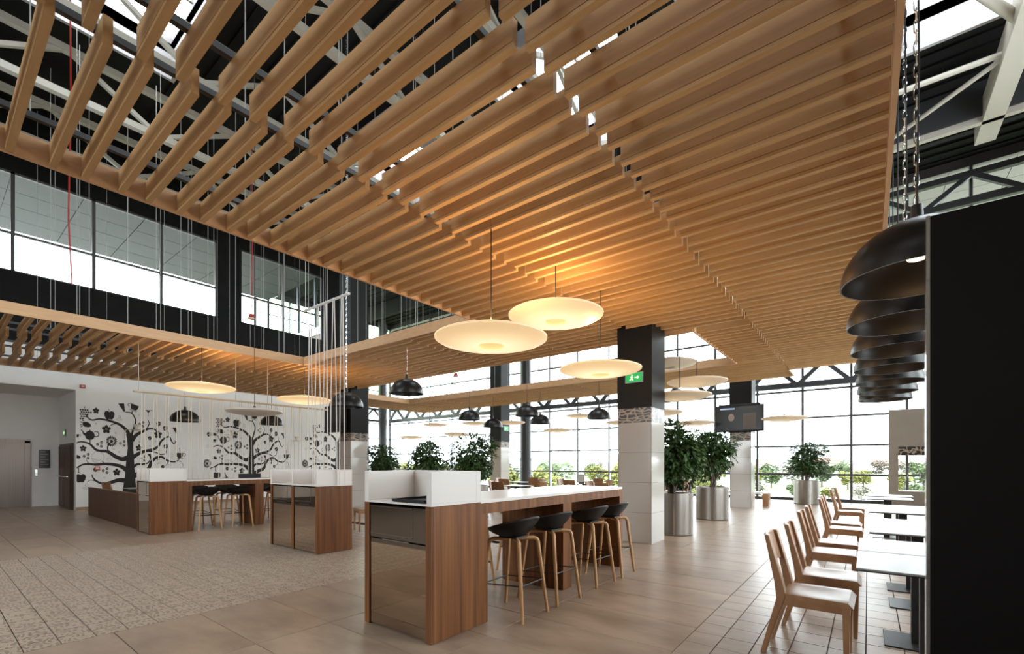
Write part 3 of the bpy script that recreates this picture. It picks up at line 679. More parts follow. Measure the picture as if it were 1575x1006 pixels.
# ------------------------------------------------------------------ bar stools
def make_stool():
    t = thing('bar_stool', 'stool', 'stool')
    # shell: low bucket open to the front (-x), raised round the back (+x)
    N, R = 36, 9; m = MB(); vs, fs = [], []
    def pt(a, k, off):
        c, s = math.cos(a), math.sin(a)
        sup = 1.0 / ((abs(c) ** 2.6 + abs(s) ** 2.6) ** (1 / 2.6))
        rx, ry = 0.222 * sup * c, 0.245 * sup * s
        back = 0.5 + 0.5 * c
        rim = 0.040 + 0.135 * back ** 0.8
        u = k / (R - 1)
        z = rim * u ** 2.1 - 0.014 * (1 - u * u)
        return (rx * (u ** 0.85) * (1 - off * 0.04), ry * (u ** 0.85) * (1 - off * 0.04), 0.725 + z + off * 0.014)
    for off in (0, 1):
        for k in range(R):
            for i in range(N): vs.append(pt(2 * PI * i / N, max(k, 0.02), off))
    for off in (0, 1):
        b = off * R * N
        for k in range(R - 1):
            for i in range(N):
                q = (b + k * N + i, b + k * N + (i + 1) % N, b + (k + 1) * N + (i + 1) % N, b + (k + 1) * N + i)
                fs.append(q if off else q[::-1])
        fs.append(tuple(b + i for i in range(N))[::(1 if off == 0 else -1)])
    for i in range(N):
        a, b2 = (R - 1) * N + i, (R - 1) * N + (i + 1) % N
        fs.append((a, b2, b2 + R * N, a + R * N))
    m.add(vs, fs, True); m.build('seat_shell', 'black_plastic', t)
    MB().box(-0.10, 0.10, -0.10, 0.10, 0.712, 0.727).build('mount_plate', 'black_metal', t)
    for sx in (-1, 1):
        for sy in (-1, 1):
            f = Vector((sx * 0.245, sy * 0.21, 0)); k = Vector((sx * 0.168, sy * 0.158, 0.668))
            pts = [f, f.lerp(k, 0.5), k, Vector((sx * 0.160, sy * 0.150, 0.690)), Vector((sx * 0.140, sy * 0.132, 0.701)), Vector((sx * 0.03, sy * 0.03, 0.702))]
            MB().tube(pts, [0.0145, 0.018, 0.020, 0.020, 0.019, 0.017], 10).build('leg', 'oak', t)
    z = 0.285; q = 1 - z / 0.655 * 0.39
    c = [(sx * (0.245 - 0.077 * z / 0.668), sy * (0.21 - 0.052 * z / 0.668), z + (0.03 if sx > 0 else 0)) for sx, sy in ((-1, -1), (1, -1), (1, 1), (-1, 1))]
    for i in range(4): MB().tube([c[i], c[(i + 1) % 4]], 0.006, 6).build('foot_rail', 'black_metal', t)
    return t
stool0 = make_stool(); first = True
def put_stool(x, y, rz, label, group):
    global first
    o = stool0 if first else copy_tree(stool0); first = False
    o.location = (x, y, 0); o.rotation_euler = (0, 0, rz); o['label'] = label; o['group'] = group; return o
for i, y in enumerate((3.42, 4.03, 4.86, 5.46)):
    put_stool(-2.63, y, random.uniform(-0.06, 0.06), 'black shell bar stool on oak legs, %s along the window side of the near counter' % ORD[i], 'stools of the near counter')
for i, y in enumerate((3.80, 4.85, 5.40)):
    put_stool(-3.60, y, PI + random.uniform(-0.06, 0.06), 'black bar stool on the mural side of the near counter, %s from its cabinet' % ORD[i], 'stools of the near counter')
for i, y in enumerate((3.77, 4.38, 5.25, 5.9)):
    put_stool(-11.14, y, random.uniform(-0.1, 0.1), 'black shell bar stool at the long mural counter, %s from its tray cabinet' % ORD[i], 'stools of the long counter')
for i, y in enumerate((3.85, 4.45, 5.3)):
    put_stool(-11.95, y, PI + random.uniform(-0.1, 0.1), 'black shell bar stool between the long counter and the mural, %s from its cabinet' % ORD[i], 'stools of the long counter')

# ------------------------------------------------------------------ wooden chairs (front towards +x)
def make_chair():
    t = thing('wooden_chair', 'chair', 'chair')
    # seat: rounded front, dished top, waterfall edge
    NX, NY = 14, 12; m = MB(); top, bot = [], []
    for i in range(NX + 1):
        u = i / NX; x = -0.205 + 0.42 * u
        for j in range(NY + 1):
            v = -1 + 2 * j / NY; hw = 0.205 + 0.012 * u
            y = hw * v
            dish = 0.012 * max(0, 1 - ((u - 0.45) / 0.42) ** 2) * max(0, 1 - (v / 0.86) ** 2)
            fall = 0.035 * max(0, (u - 0.90) / 0.10) ** 2
            e = 0.004 * (abs(v) ** 10)
            top.append((x, y, 0.465 - dish - fall - e)); bot.append((x - (0.02 if u > 0.97 else 0), y, 0.425))
    k = NY + 1; n = len(top); fs = []
    for i in range(NX):
        for j in range(NY):
            a = i * k + j; fs.append((a, a + k, a + k + 1, a + 1)); fs.append((n + a, n + a + 1, n + a + k + 1, n + a + k))
    for i in range(NX):
        a = i * k; fs.append((a, n + a, n + a + k, a + k)); a += NY; fs.append((a, a + k, n + a + k, n + a))
    for j in range(NY): fs.append((j, j + 1, n + j + 1, n + j)); a = NX * k + j; fs.append((a, n + a, n + a + 1, a + 1))
    m.add(top + bot, fs, True); m.build('seat', 'chair', t)
    for s in (-1, 1):
        y0, y1 = (0.172, 0.210) if s > 0 else (-0.210, -0.172)
        m = MB().prism([(0.150, 0.43), (0.197, 0.43), (0.188, 0.0), (0.160, 0.0)], 1, y0, y1); m.build('front_leg', 'chair', t, bevel=0.006)
        # rear leg and stile in one piece, kinked at the seat
        yy = (0.130, 0.210) if s > 0 else (-0.210, -0.130)
        poly = [(-0.345, 0.0), (-0.312, 0.0), (-0.205, 0.36), (-0.180, 0.44), (-0.196, 0.52), (-0.290, 0.875), (-0.318, 0.875), (-0.252, 0.53), (-0.240, 0.42)]
        m = MB().prism(poly, 1, *yy); m.build('rear_leg', 'chair', t, bevel=0.006)
        m = MB().box(-0.20, 0.17, y0 + 0.006, y1 - 0.006, 0.375, 0.43); m.build('side_rail', 'chair', t, bevel=0.004)
    # curved top rail
    m = MB(); vs, fs = [], []; n = 10
    for i in range(n + 1):
        v = -1 + 2 * i / n; bow = -0.035 * (1 - v * v)
        y = 0.206 * v
        for (x, z) in ((-0.236, 0.665), (-0.288, 0.868), (-0.300, 0.876), (-0.312, 0.868), (-0.259, 0.665)): vs.append((x + bow, y, z))
    for i in range(n):
        for j in range(5): a, b = i * 5 + j, i * 5 + (j + 1) % 5; fs.append((a, b, b + 5, a + 5))
    fs += [tuple(range(5))[::-1], tuple(range(n * 5, n * 5 + 5))]
    m.add(vs, fs, True); m.build('top_rail', 'chair', t)
    MB().box(-0.215, -0.185, -0.15, 0.15, 0.385, 0.43).build('back_rail', 'chair', t)
    MB().box(0.155, 0.185, -0.175, 0.175, 0.375, 0.43).build('front_rail', 'chair', t)
    return t
chair0 = make_chair(); cfirst = True
def put_chair(x, y, rz, label, group=None):
    global cfirst
    o = chair0 if cfirst else copy_tree(chair0); cfirst = False
    o.location = (x, y, 0); o.rotation_euler = (0, 0, rz); o['label'] = label
    if group: o['group'] = group
    return o
for i, y in enumerate((4.03, 4.78, 6.02, 6.78, 8.30, 9.05, 11.3, 12.2)):
    put_chair(-0.285 + (0.03 if i % 3 == 1 else 0), y, random.uniform(-0.03, 0.03), 'beech chair with cut-out back, %s in the row facing the black screen tables' % ORD[i], 'chairs along the white tables')

# ------------------------------------------------------------------ pedestal tables
def make_table(w, l):
    t = thing('cafe_table', 'table', 'table')
    bx(-w / 2, w / 2, -l / 2, l / 2, 0.722, 0.730).build('edge', 'black_metal', t)
    bx(-w / 2, w / 2, -l / 2, l / 2, 0.730, 0.742).build('table_top', 'laminate', t, bevel=0.002)
    bx(-0.045, 0.045, -0.045, 0.045, 0.012, 0.722).build('pedestal', 'black_metal', t)
    bx(-0.21, 0.21, -0.21, 0.21, 0.0, 0.012).build('base_plate', 'black_metal', t, bevel=0.003)
    return t
tab0 = make_table(0.74, 0.735); tf = True
def put_table(x, y, label, group, rz=0.0):
    global tf
    o = tab0 if tf else copy_tree(tab0); tf = False
    o.location = (x, y, 0); o.rotation_euler = (0, 0, rz); o['label'] = label; o['group'] = group; return o
for i, (x, y) in enumerate(((0.31, 3.99), (0.31, 4.745), (0.38, 5.98), (0.38, 6.735), (0.38, 8.35), (0.38, 9.105), (0.28, 11.25), (0.34, 12.3))):
    put_table(x, y, 'pale square cafe table on a black pedestal, %s in the row behind the black screen' % ORD[i], 'pale tables in the window row')

# ------------------------------------------------------------------ black screen beside the tables
t = thing('screen_wall', 'tall glossy black screen panel standing beside the pale tables', 'screen', (0.19, 2.55, 0))
bx(0.012, 3.4, 0, 0.05, 0, 2.418).build('panel', 'black_lac', t); bx(0, 0.012, -0.004, 0.056, 0, 2.42).build('edge_trim', 'chrome', t)

# ------------------------------------------------------------------ lamps
def covered(x, y):
    return ((-5.28 < x < 0.15 and y < 8.66) or (-2.5 < x < 0.15 and y < 13.7) or (-10.9 < x < -5.28 and 5.78 < y < 8.66) or (-16.75 < x < -10.92 and y < 8.66)
            or (-16.75 < x < -14.66 and y < 14.7) or (-14.6 < x < -1.6 and 12.13 < y < 14.75))
def hang(o, x, y, z, z0, chained=False, r=0.006):
    """cord from the lamp cap up to a mounting plate on the slats, or to the roof where nothing is between"""
    k = o.scale.x; top = (ZC + HF + 0.004 if covered(x, y) else ZR - 0.004)
    h = (top - z) / k
    if chained: chain(o, z0, h - 0.03, o); return
    MB().tube([(0, 0, z0), (0, 0, h)], r, 6).build('cord', 'black_metal', o)
    if covered(x, y): bx(-0.02, 0.02, -0.20, 0.20, h - 0.003, h + 0.012).build('mount_plate', 'black_metal', o)
def make_disc(mat, inner, cord):
    t = thing('disc_pendant', 'lamp', 'lamp')
    R = 0.575
    prof = [(0.13, -0.062), (0.16, -0.074), (0.22, -0.072), (0.33, -0.060), (0.45, -0.038), (0.54, -0.014), (R, 0.006), (R + 0.002, 0.022), (0.55, 0.036), (0.42, 0.060), (0.25, 0.078), (0.03, 0.085)]
    MB().lathe(prof, 56).build('shade', mat, t)
    MB().lathe([(0.0, -0.050), (0.128, -0.050), (0.131, -0.064)], 40).build('centre_disc', inner, t)
    MB().lathe([(0.03, 0.08), (0.03, 0.13), (0.006, 0.14)], 16).build('cord_cap', 'black_metal', t)
    return t
protos = {}
def put_disc(x, y, z, label, mat='disc', inner='disc_inner', group='opal disc pendants'):
    if mat not in protos: protos[mat] = make_disc(mat, inner, None); o = protos[mat]
    else: o = copy_tree(protos[mat])
    for c in list(o.children):
        if c.name.startswith(('cord', 'lamp_glow', 'mount_plate')) and not c.name.startswith('cord_cap'): bpy.data.objects.remove(c)
    o.location = (x, y, z); o['label'] = label; o['group'] = group
    if x == -11.3: o.scale = (1.1, 1.1, 1.1)
    if mat == 'disc':                     # the lamp's own uplight through its opal top
        l = bpy.data.lights.new('lamp_glow', 'POINT'); l.energy = 24; l.color = (1.0, 0.60, 0.25); l.shadow_soft_size = 0.12
        lo = bpy.data.objects.new('lamp_glow', l); C.objects.link(lo); lo.parent = o; lo.location = (0, 0, 0.24)
    hang(o, x, y, z, 0.135)
for x, y, z, lb in ((-3.06, 3.60, 2.67, 'glowing opal disc pendant hanging lowest over the near tray cabinet'), (-3.02, 4.77, 3.20, 'glowing opal disc pendant hanging highest over the near counter'),
                    (-3.02, 5.95, 2.73, 'opal disc pendant in front of the exit sign column'), (-11.3, 3.72, 3.02, 'glowing opal disc pendant over the cabinet of the long mural counter'),
                    (-11.3, 5.99, 3.00, 'glowing opal disc pendant before the mural next to the rope screen')):
    put_disc(x, y, z, lb)
put_disc(-10.85, 4.60, 2.55, 'unlit grey disc pendant between two glowing ones before the mural', 'disc_off', 'disc_off')
put_disc(-3.35, 9.70, 3.50, 'unlit grey disc pendant half hidden behind the exit sign column, uppermost there', 'disc_off', 'disc_off')
for x, y, z, lb in ((-2.75, 9.69, 3.05, 'dim disc pendant above the tall ficus planters, beyond the column'),
                    (-2.86, 8.96, 2.69, 'dim disc pendant low above the first ficus planter'), (-4.1, 11.2, 2.65, 'dim disc pendant partly behind the column beside the ficus'),
                    (-4.38, 15.3, 2.70, 'dim disc pendant next to the column television, over the planters'), (-1.86, 14.88, 2.66, 'dim disc pendant alone before the facade beyond the column television'),
                    (-15.91, 14.73, 3.19, 'dim disc pendant highest of the far corner group'), (-17.73, 14.83, 2.68, 'dim disc pendant nearest the glazed side wall corner'),
                    (-15.17, 15.31, 2.76, 'dim disc pendant low between the ficus crowns at the far corner'), (-13.6, 14.9, 3.15, 'dim disc pendant behind the black dome lamps by the chairs column'),
                    (-9.86, 15.73, 2.73, 'dim disc pendant low over the dining tables by the facade'), (-9.1, 16.2, 3.30, 'dim disc pendant behind a black dome in mid facade'),
                    (-7.3, 16.1, 2.93, 'dim disc pendant just past the exit sign column edge'), (-11.8, 15.2, 3.10, 'dim disc pendant beside the round facade column')):
    put_disc(x, y, z, lb, 'disc_far', 'disc_far')

def make_dome(R, lit):
    t = thing('dome_pendant', 'lamp', 'lamp'); H = R * 0.90
    out = [(R * math.cos(a), H * math.sin(a)) for a in [i * PI / 2 / 14 for i in range(15)]]
    inn = [((R - 0.008) * math.cos(a), (H - 0.008) * math.sin(a)) for a in [i * PI / 2 / 14 for i in range(14, -1, -1)]]
    out[-1] = (0.02, H); inn[0] = (0.02, H - 0.008)
    MB().lathe(out, 44).build('shade', 'lamp_black', t)
    MB().lathe(inn + [(R, 0.0)], 44).build('shade_lining', 'lamp_black', t)
    MB().lathe([(0.0, H + 0.09), (0.026, H + 0.09), (0.03, H + 0.01), (0.03, H - 0.02)], 16).build('cap', 'black_metal', t)
    MB().lathe([(0.0, H * 0.33), (0.04, H * 0.34), (0.055, H * 0.42), (0.05, H * 0.6), (0.03, H * 0.95)], 20).build('bulb', 'bulb' if lit else 'cream_plastic', t)
    return t
def chain(o, z0, z1, par, dy=0.0):
    m = MB(); z = z0; k = 0; p = 0.062
    while z < z1:
        pts = []
        for i in range(12):
            a = 2 * PI * i / 12; u, w = 0.011 * math.cos(a), 0.031 * math.sin(a) + (0.010 if math.sin(a) > 0 else -0.010)
            pts.append((u if k % 2 else 0, dy + (0 if k % 2 else u), z + w))
        pts.append(pts[0]); m.tube(pts, 0.0031, 5, cap=False); z += p; k += 1
    m.build('chain', 'chrome', par, fix=False)
row = make_dome(0.35, True); dsm = make_dome(0.35, False)
for i in range(7):
    o = row if i == 0 else copy_tree(row)
    o.location = (0.215, 3.40 + 1.035 * i, 2.43); o['label'] = 'black dome pendant over the pale tables, %s counted from the black screen' % ORD[i]; o['group'] = 'black domes over the pale tables'
for o in [o for o in C.objects if o.name.startswith('dome_pendant') and o.get('group')]:
    if o.location.y < 5.0:
        chain(o, 0.38, 5.6, o, 0.04); MB().tube([(0, 0, 0.36), (0.01, 0.01, 1.2), (0, -0.01, 2.2), (0, 0, 8.766)], 0.005, 6).build('cord', 'black_metal', o)
    else: MB().tube([(0, 0, 0.36), (0, 0, 8.766)], 0.006, 6).build('cord', 'black_metal', o)
df = True
for x, y, z, lb in ((-14.53, 4.39, 2.53, 'black dome pendant before the mural beside its first tree'), (-15.38, 7.05, 2.66, 'black dome pendant before the crown of the middle mural tree'),
                    (-8.88, 5.64, 2.62, 'black dome pendant on a chain in front of the mural end column'), (-7.55, 6.19, 2.84, 'black dome pendant on a chain below the corner of the far slats'),
                    (-9.98, 10.68, 2.78, 'black dome pendant above the ficus crowns, first of a row'), (-10.64, 12.62, 2.70, 'black dome pendant against the column with the small exit sign'),
                    (-7.84, 10.84, 2.78, 'black dome pendant over the dining tables, next to the round column'), (-8.72, 12.81, 2.74, 'black dome pendant over the dining tables, lower and farther'),
                    (-6.36, 12.45, 2.74, 'black dome pendant alone over the end of the near counter')):
    o = dsm if df else copy_tree(dsm); df = False
    for c in list(o.children):
        if c.name.startswith(('chain', 'cord', 'mount_plate')): bpy.data.objects.remove(c)
    o.location = (x, y, z); o['label'] = lb; o['group'] = 'black domes over the counters'
    hang(o, x, y, z, 0.37, y in (5.64, 6.19))

# ------------------------------------------------------------------ tree mural (flat print on the wall)
MB_BR = [([(-0.084, 2.198), (-0.142, 2.394), (-0.232, 2.521), (-0.347, 2.628), (-0.498, 2.699), (-0.671, 2.751), (-0.841, 2.77), (-0.984, 2.727), (-1.079, 2.767), (-1.137, 2.888)], 0.146, 0.028), ([(-0.448, 2.654), (-0.536, 2.615), (-0.598, 2.563)], 0.039, 0.016), ([(-0.064, 2.299), (0.002, 2.535), (0.05, 2.738), (0.021, 2.896), (-0.064, 3.022), (-0.206, 3.039)], 0.073, 0.03), ([(-0.037, 3.081), (-0.05, 3.003)], 0.03, 0.03), ([(-0.05, 2.133), (0.068, 2.322), (0.229, 2.441), (0.365, 2.53), (0.503, 2.548), (0.592, 2.485), (0.609, 2.4)], 0.153, 0.028), ([(0.27, 2.443), (0.365, 2.591), (0.401, 2.729), (0.365, 2.852)], 0.051, 0.02), ([(0.559, 2.517), (0.629, 2.573), (0.657, 2.661)], 0.027, 0.017), ([(-0.064, 1.552), (0.095, 1.697), (0.283, 1.801), (0.503, 1.864), (0.643, 1.971), (0.728, 2.146), (0.857, 2.273), (0.964, 2.295), (1.011, 2.175), (1.075, 2.082), (1.134, 2.127), (1.105, 2.186)], 0.146, 0.025), ([(0.886, 2.292), (0.944, 2.382), (0.9, 2.502)], 0.024, 0.014), ([(0.365, 1.803), (0.559, 1.773), (0.728, 1.697), (0.848, 1.744), (0.886, 1.891)], 0.048, 0.021), ([(-0.024, 1.286), (0.095, 1.376), (0.256, 1.382), (0.379, 1.43), (0.447, 1.573)], 0.113, 0.027), ([(-0.064, 0.938), (0.148, 1.101), (0.365, 1.206), (0.475, 1.464), (0.615, 1.602), (0.756, 1.611), (0.9, 1.5), (1.075, 1.456), (1.194, 1.502), (1.239, 1.598)], 0.186, 0.028), ([(0.9, 1.5), (0.9, 1.403), (0.819, 1.291)], 0.031, 0.017), ([(1.224, 1.491), (1.314, 1.438), (1.359, 1.313)], 0.021, 0.011), ([(-0.116, 1.601), (-0.271, 1.54), (-0.423, 1.598), (-0.573, 1.719), (-0.671, 1.781), (-0.841, 1.79), (-0.937, 1.845), (-1.032, 1.969), (-1.125, 2.028), (-1.264, 2.054), (-1.396, 1.988)], 0.185, 0.031), ([(-0.585, 1.719), (-0.642, 1.853), (-0.622, 1.982), (-0.548, 2.081)], 0.052, 0.026), ([(-1.048, 1.968), (-1.055, 2.125)], 0.031, 0.025), ([(-0.142, 1.138), (-0.271, 1.278), (-0.423, 1.347), (-0.671, 1.386), (-0.913, 1.364), (-1.079, 1.387), (-1.218, 1.365), (-1.332, 1.285), (-1.423, 1.258)], 0.165, 0.031), ([(-1.074, 1.384), (-1.137, 1.512)], 0.031, 0.016), ([(-0.708, 1.39), (-0.781, 1.482)], 0.032, 0.016), ([(-1.31, 1.294), (-1.31, 1.108)], 0.028, 0.025), ([(-0.142, 0.841), (-0.373, 0.874), (-0.573, 0.805), (-0.745, 0.785), (-0.889, 0.847), (-0.98, 0.961), (-1.008, 1.072)], 0.192, 0.025), ([(-0.889, 0.847), (-1.032, 0.893), (-1.121, 0.833)], 0.029, 0.013)]
MB_TR = [(-0.271, 0.582), (-0.219, 1.008), (-0.194, 1.435), (-0.15, 1.898), (-0.168, 2.195), (-0.194, 2.342), (-0.024, 2.35), (-0.006, 2.201), (-0.011, 1.902), (0.01, 1.602), (0.021, 1.236), (0.068, 0.567)]
MB_MO = [('flower', -0.913, 3.018, 0.101), ('flower', -0.671, 2.462, 0.144), ('flower', 0.643, 2.367, 0.145), ('flower', 0.135, 1.906, 0.117), ('flower', -0.423, 1.126, 0.124), ('flower', -1.206, 1.854, 0.103), ('apple', -0.598, 2.917, 0.161), ('apple', -1.264, 0.968, 0.155), ('sun', -0.548, 2.097, 0.168), ('teapot', -1.055, 2.282, 0.189), ('cup', -1.344, 2.237, 0.08), ('cup_tilt', 0.015, 3.219, 0.16), ('cup_steam', 1.254, 1.687, 0.156), ('funnel', -0.283, 3.173, 0.148), ('martini', 0.379, 3.108, 0.102), ('funnel', 1.12, 2.525, 0.113), ('funnel', 0.42, 1.641, 0.089), ('beans', -0.829, 1.991, 0.108), ('beans', -0.283, 2.042, 0.111), ('beans', 0.202, 2.682, 0.108), ('beans', 0.242, 1.571, 0.108), ('beans', -1.137, 1.621, 0.106), ('beans', -0.696, 1.178, 0.109), ('grapes', -1.172, 2.901, 0.156), ('strawberry', -1.137, 2.585, 0.144), ('strawberry', -1.337, 1.603, 0.099), ('melon', -0.87, 1.587, 0.19), ('spiral', -0.61, 1.531, 0.09), ('spiral', 0.993, 1.666, 0.091), ('nut', 0.842, 2.586, 0.094), ('nut', 0.857, 1.977, 0.087), ('nut', 0.771, 1.281, 0.069), ('nut', 0.42, 2.237, 0.068), ('pot', 0.657, 1.472, 0.097), ('nut', 0.657, 2.73, 0.083), ('nut', -0.925, 1.213, 0.07), ('star', -0.448, 2.361, 0.039), ('star', -0.498, 1.856, 0.039), ('star', -0.36, 1.762, 0.039), ('star', 0.148, 2.107, 0.04), ('star', 0.573, 2.14, 0.041), ('star', 0.42, 1.981, 0.034), ('star', -0.72, 0.97, 0.032), ('star', -0.334, 1.386, 0.029), ('star', -0.913, 2.622, 0.038), ('star', 0.135, 2.979, 0.034), ('star', 0.531, 2.858, 0.034), ('star', 0.987, 1.35, 0.035), ('star', 0.671, 1.834, 0.034), ('cap', -0.36, 2.823, 0.118), ('cap', 1.329, 1.278, 0.1), ('cap', -1.137, 0.699, 0.125)]
def circ(cx, cyy, rx, ry, n=14, a0=0, a1=2 * PI): return [(cx + rx * math.cos(a0 + (a1 - a0) * i / n), cyy + ry * math.sin(a0 + (a1 - a0) * i / n)) for i in range(n if a1 - a0 > 6.2 else n + 1)]
def catmull(pts, k=6):
    P = [Vector(p) for p in pts]; P = [2 * P[0] - P[1]] + P + [2 * P[-1] - P[-2]]; out = []
    for i in range(1, len(P) - 2):
        for j in range(k):
            t = j / k; a, b, c, d = P[i - 1:i + 3]
            out.append(0.5 * (2 * b + (c - a) * t + (2 * a - 5 * b + 4 * c - d) * t * t + (3 * b - a - 3 * c + d) * t ** 3))
    return out + [P[-2]]
def rot(poly, a): c, s = math.cos(a), math.sin(a); return [(x * c - y * s, x * s + y * c) for x, y in poly]
def ring(cx, cyy, r, w, n=20, a0=0, a1=2 * PI):
    q = []
    for i in range(n):
        b, c = a0 + (a1 - a0) * i / n, a0 + (a1 - a0) * (i + 1) / n
        q.append([(cx + (r - w) * math.cos(b), cyy + (r - w) * math.sin(b)), (cx + (r + w) * math.cos(b), cyy + (r + w) * math.sin(b)), (cx + (r + w) * math.cos(c), cyy + (r + w) * math.sin(c)), (cx + (r - w) * math.cos(c), cyy + (r - w) * math.sin(c))])
    return q
def motif(kind):
    """unit-radius outline polygons, (u, v), u to the side, v up; returns (polys, grey)"""
    if kind == 'flower':
        q = []
        for i in range(5):
            a = 2 * PI * i / 5 + 0.3; q.append([(x + 0.56 * math.cos(a), y + 0.56 * math.sin(a)) for x, y in rot(circ(0, 0, 0.40, 0.34), a)])
        return q + [circ(0, 0, 0.16, 0.16)], 'print', 'flower'
    if kind == 'apple': return [[(0, 0.55), (-0.35, 0.78), (-0.8, 0.65), (-0.98, 0.2), (-0.85, -0.4), (-0.5, -0.9), (0, -0.85), (0.5, -0.9), (0.85, -0.4), (0.98, 0.2), (0.8, 0.65), (0.35, 0.78)], [(0, 0.7), (-0.25, 1.15), (-0.15, 1.18), (0.06, 0.7)]], 'print', 'apple'
    if kind == 'sun':
        q = [circ(0, 0, 0.3, 0.3, 16)]
        for i in range(18):
            a = 2 * PI * i / 18; q.append(rot([(0.36, 0), (0.7, 0.12), (1.0, 0.08), (1.0, -0.08), (0.7, -0.12)], a))
        return q, 'print', 'sunflower'
    if kind == 'teapot':
        return [[(-0.55, 0.35), (-0.75, -0.1), (-0.6, -0.6), (-0.3, -0.85), (0.3, -0.85), (0.65, -0.55), (0.75, -0.1), (0.6, 0.35), (0.3, 0.55), (0.1, 0.62), (0, 0.85), (-0.1, 0.62), (-0.3, 0.55)],
                [(-0.6, -0.35), (-1.0, 0.0), (-1.15, 0.45), (-1.4, 0.75), (-1.15, 0.7), (-0.9, 0.3), (-0.6, 0.15)]] + ring(0.95, 0.1, 0.42, 0.07, 12, -2.2, 2.2), 'print', 'teapot'
    if kind in ('cup', 'cup_tilt', 'cup_steam'):
        q = [[(-0.85, 0.5), (-0.75, -0.25), (-0.45, -0.6), (0.4, -0.6), (0.7, -0.25), (0.8, 0.5)], [(-0.9, -0.72), (-0.6, -0.82), (0.6, -0.82), (0.9, -0.72)]] + ring(1.0, 0.1, 0.32, 0.06, 10, -1.8, 1.9)
        if kind == 'cup_steam': q += [[(-0.05, 0.8), (0.15, 1.05), (-0.05, 1.3), (0.1, 1.7), (0.0, 1.7), (-0.18, 1.3), (0.03, 1.05), (-0.15, 0.8)]]
        if kind == 'cup_tilt': q = [[(-x, y) for x, y in p] for p in q]; q = [rot(p, -0.3) for p in q]
        return q, 'print', 'cup'
    if kind == 'funnel': return [[(-0.9, 0.85), (0.35, 0.95), (0.55, -0.85), (0.3, -0.9)]], 'print', 'funnel'
    if kind == 'martini': return [[(-1, 0.45), (0.9, 0.45), (0.0, -0.45)], [(-0.05, -0.4), (0.05, -0.4), (0.05, -1.6), (-0.05, -1.6)]] + ring(1.1, 0.4, 0.25, 0.05, 10), 'print', 'glass'
    if kind == 'beans':
        q = []
        for cx, c2, a in ((-0.55, 0.0, 1.3), (0.5, 0.55, 0.3), (0.45, -0.55, 0.9)):
            for s in (-1, 1): q.append([(x + cx, y + c2) for x, y in rot([(0.42 * math.cos(b), s * (0.05 + 0.30 * math.sin(b))) for b in [PI * i / 8 for i in range(9)]], a)])
        return q, 'print', 'coffee_bean'
    if kind == 'grapes':
        q = []
        for i in range(5):
            for j in range(5 - abs(i - 1) if i else 4):
                q.append(circ(-0.75 + j * 0.42 + (0.2 if i % 2 else 0), 0.75 - i * 0.42, 0.19, 0.17, 8))
        return q + [[(0, 0.9), (0.1, 1.5), (0.02, 1.5), (-0.08, 0.9)]], 'print', 'grapes'
    if kind == 'strawberry':
        return [rot([(-0.6, 0.5), (0.1, 0.55), (0.8, 0.2), (1.0, -0.4), (0.4, -0.6), (-0.4, -0.5), (-0.75, 0)], 0.0)] + [rot([(-0.6, 0.1), (-1.1, 0.12), (-1.25, 0.0), (-1.1, -0.12)], a) for a in (-0.9, -0.4, 0.1, 0.5)], 'print', 'strawberry'
    if kind == 'melon': return ring(0, 0, 0.95, 0.025, 28) + [[(-0.9 + 0.0, -0.15 - 0.16 * i), (0.55 - 0.2 * i, -0.95 * 0.0 - 0.16 * i - 0.35), (0.55 - 0.2 * i, -0.16 * i - 0.40), (-0.9 + 0.1 * i, -0.22 - 0.16 * i)] for i in range(4)], 'print_grey', 'melon'
    if kind == 'spiral':
        q = []
        for i in range(40):
            a, b = 0.35 * i, 0.35 * (i + 1); r, s = 0.15 + 0.021 * i, 0.15 + 0.021 * (i + 1)
            q.append([(r * math.cos(a), r * math.sin(a)), ((r + .07) * math.cos(a), (r + .07) * math.sin(a)), ((s + .07) * math.cos(b), (s + .07) * math.sin(b)), (s * math.cos(b), s * math.sin(b))])
        return q, 'print_grey', 'spiral'
    if kind == 'nut': return [[(x, y) for x, y in circ(0, 0, 0.95, 0.9, 14, 0.4, 0.4 + PI)], [(x - 0.05, y - 0.12) for x, y in circ(0, 0, 0.85, 0.85, 14, 0.4 + PI, 0.4 + 2 * PI)]], 'print', 'seed'
    if kind == 'pot': return [[(-0.6, 0.8), (0.5, 0.9), (0.15, 0.2), (0.35, -0.9), (-0.35, -0.9), (-0.1, 0.2)], [(0.7, 0.5), (1.1, 0.9), (1.2, 0.8), (0.8, 0.4)]], 'print', 'pot'
    if kind == 'cap': return [p for r in (0.8, 0.45) for p in [[(x, y * 0.35 - 0.3) for x, y in q] for q in ring(0, 0, r, 0.05, 18)]] + ring(0.1, 0.45, 0.3, 0.06, 12), 'print_grey', 'saucer'
    q = []
    for i in range(6): q.append(rot([(0.15, 0.08), (1, 0.14), (1, -0.14), (0.15, -0.08)], PI * i / 3))
    return q, 'print_grey', 'snowflake'
def clip_poly(poly, lo, hi):
    for s, lim in ((1, lo), (-1, hi)):
        out = []
        for i in range(len(poly)):
            a, b = poly[i - 1], poly[i]; ia, ib = s * (a[0] - lim) >= 0, s * (b[0] - lim) >= 0
            if ia != ib: t = (lim - a[0]) / (b[0] - a[0]); out.append((lim, a[1] + t * (b[1] - a[1])))
            if ib: out.append(b)
        poly = out
        if len(poly) < 3: return None
    return poly
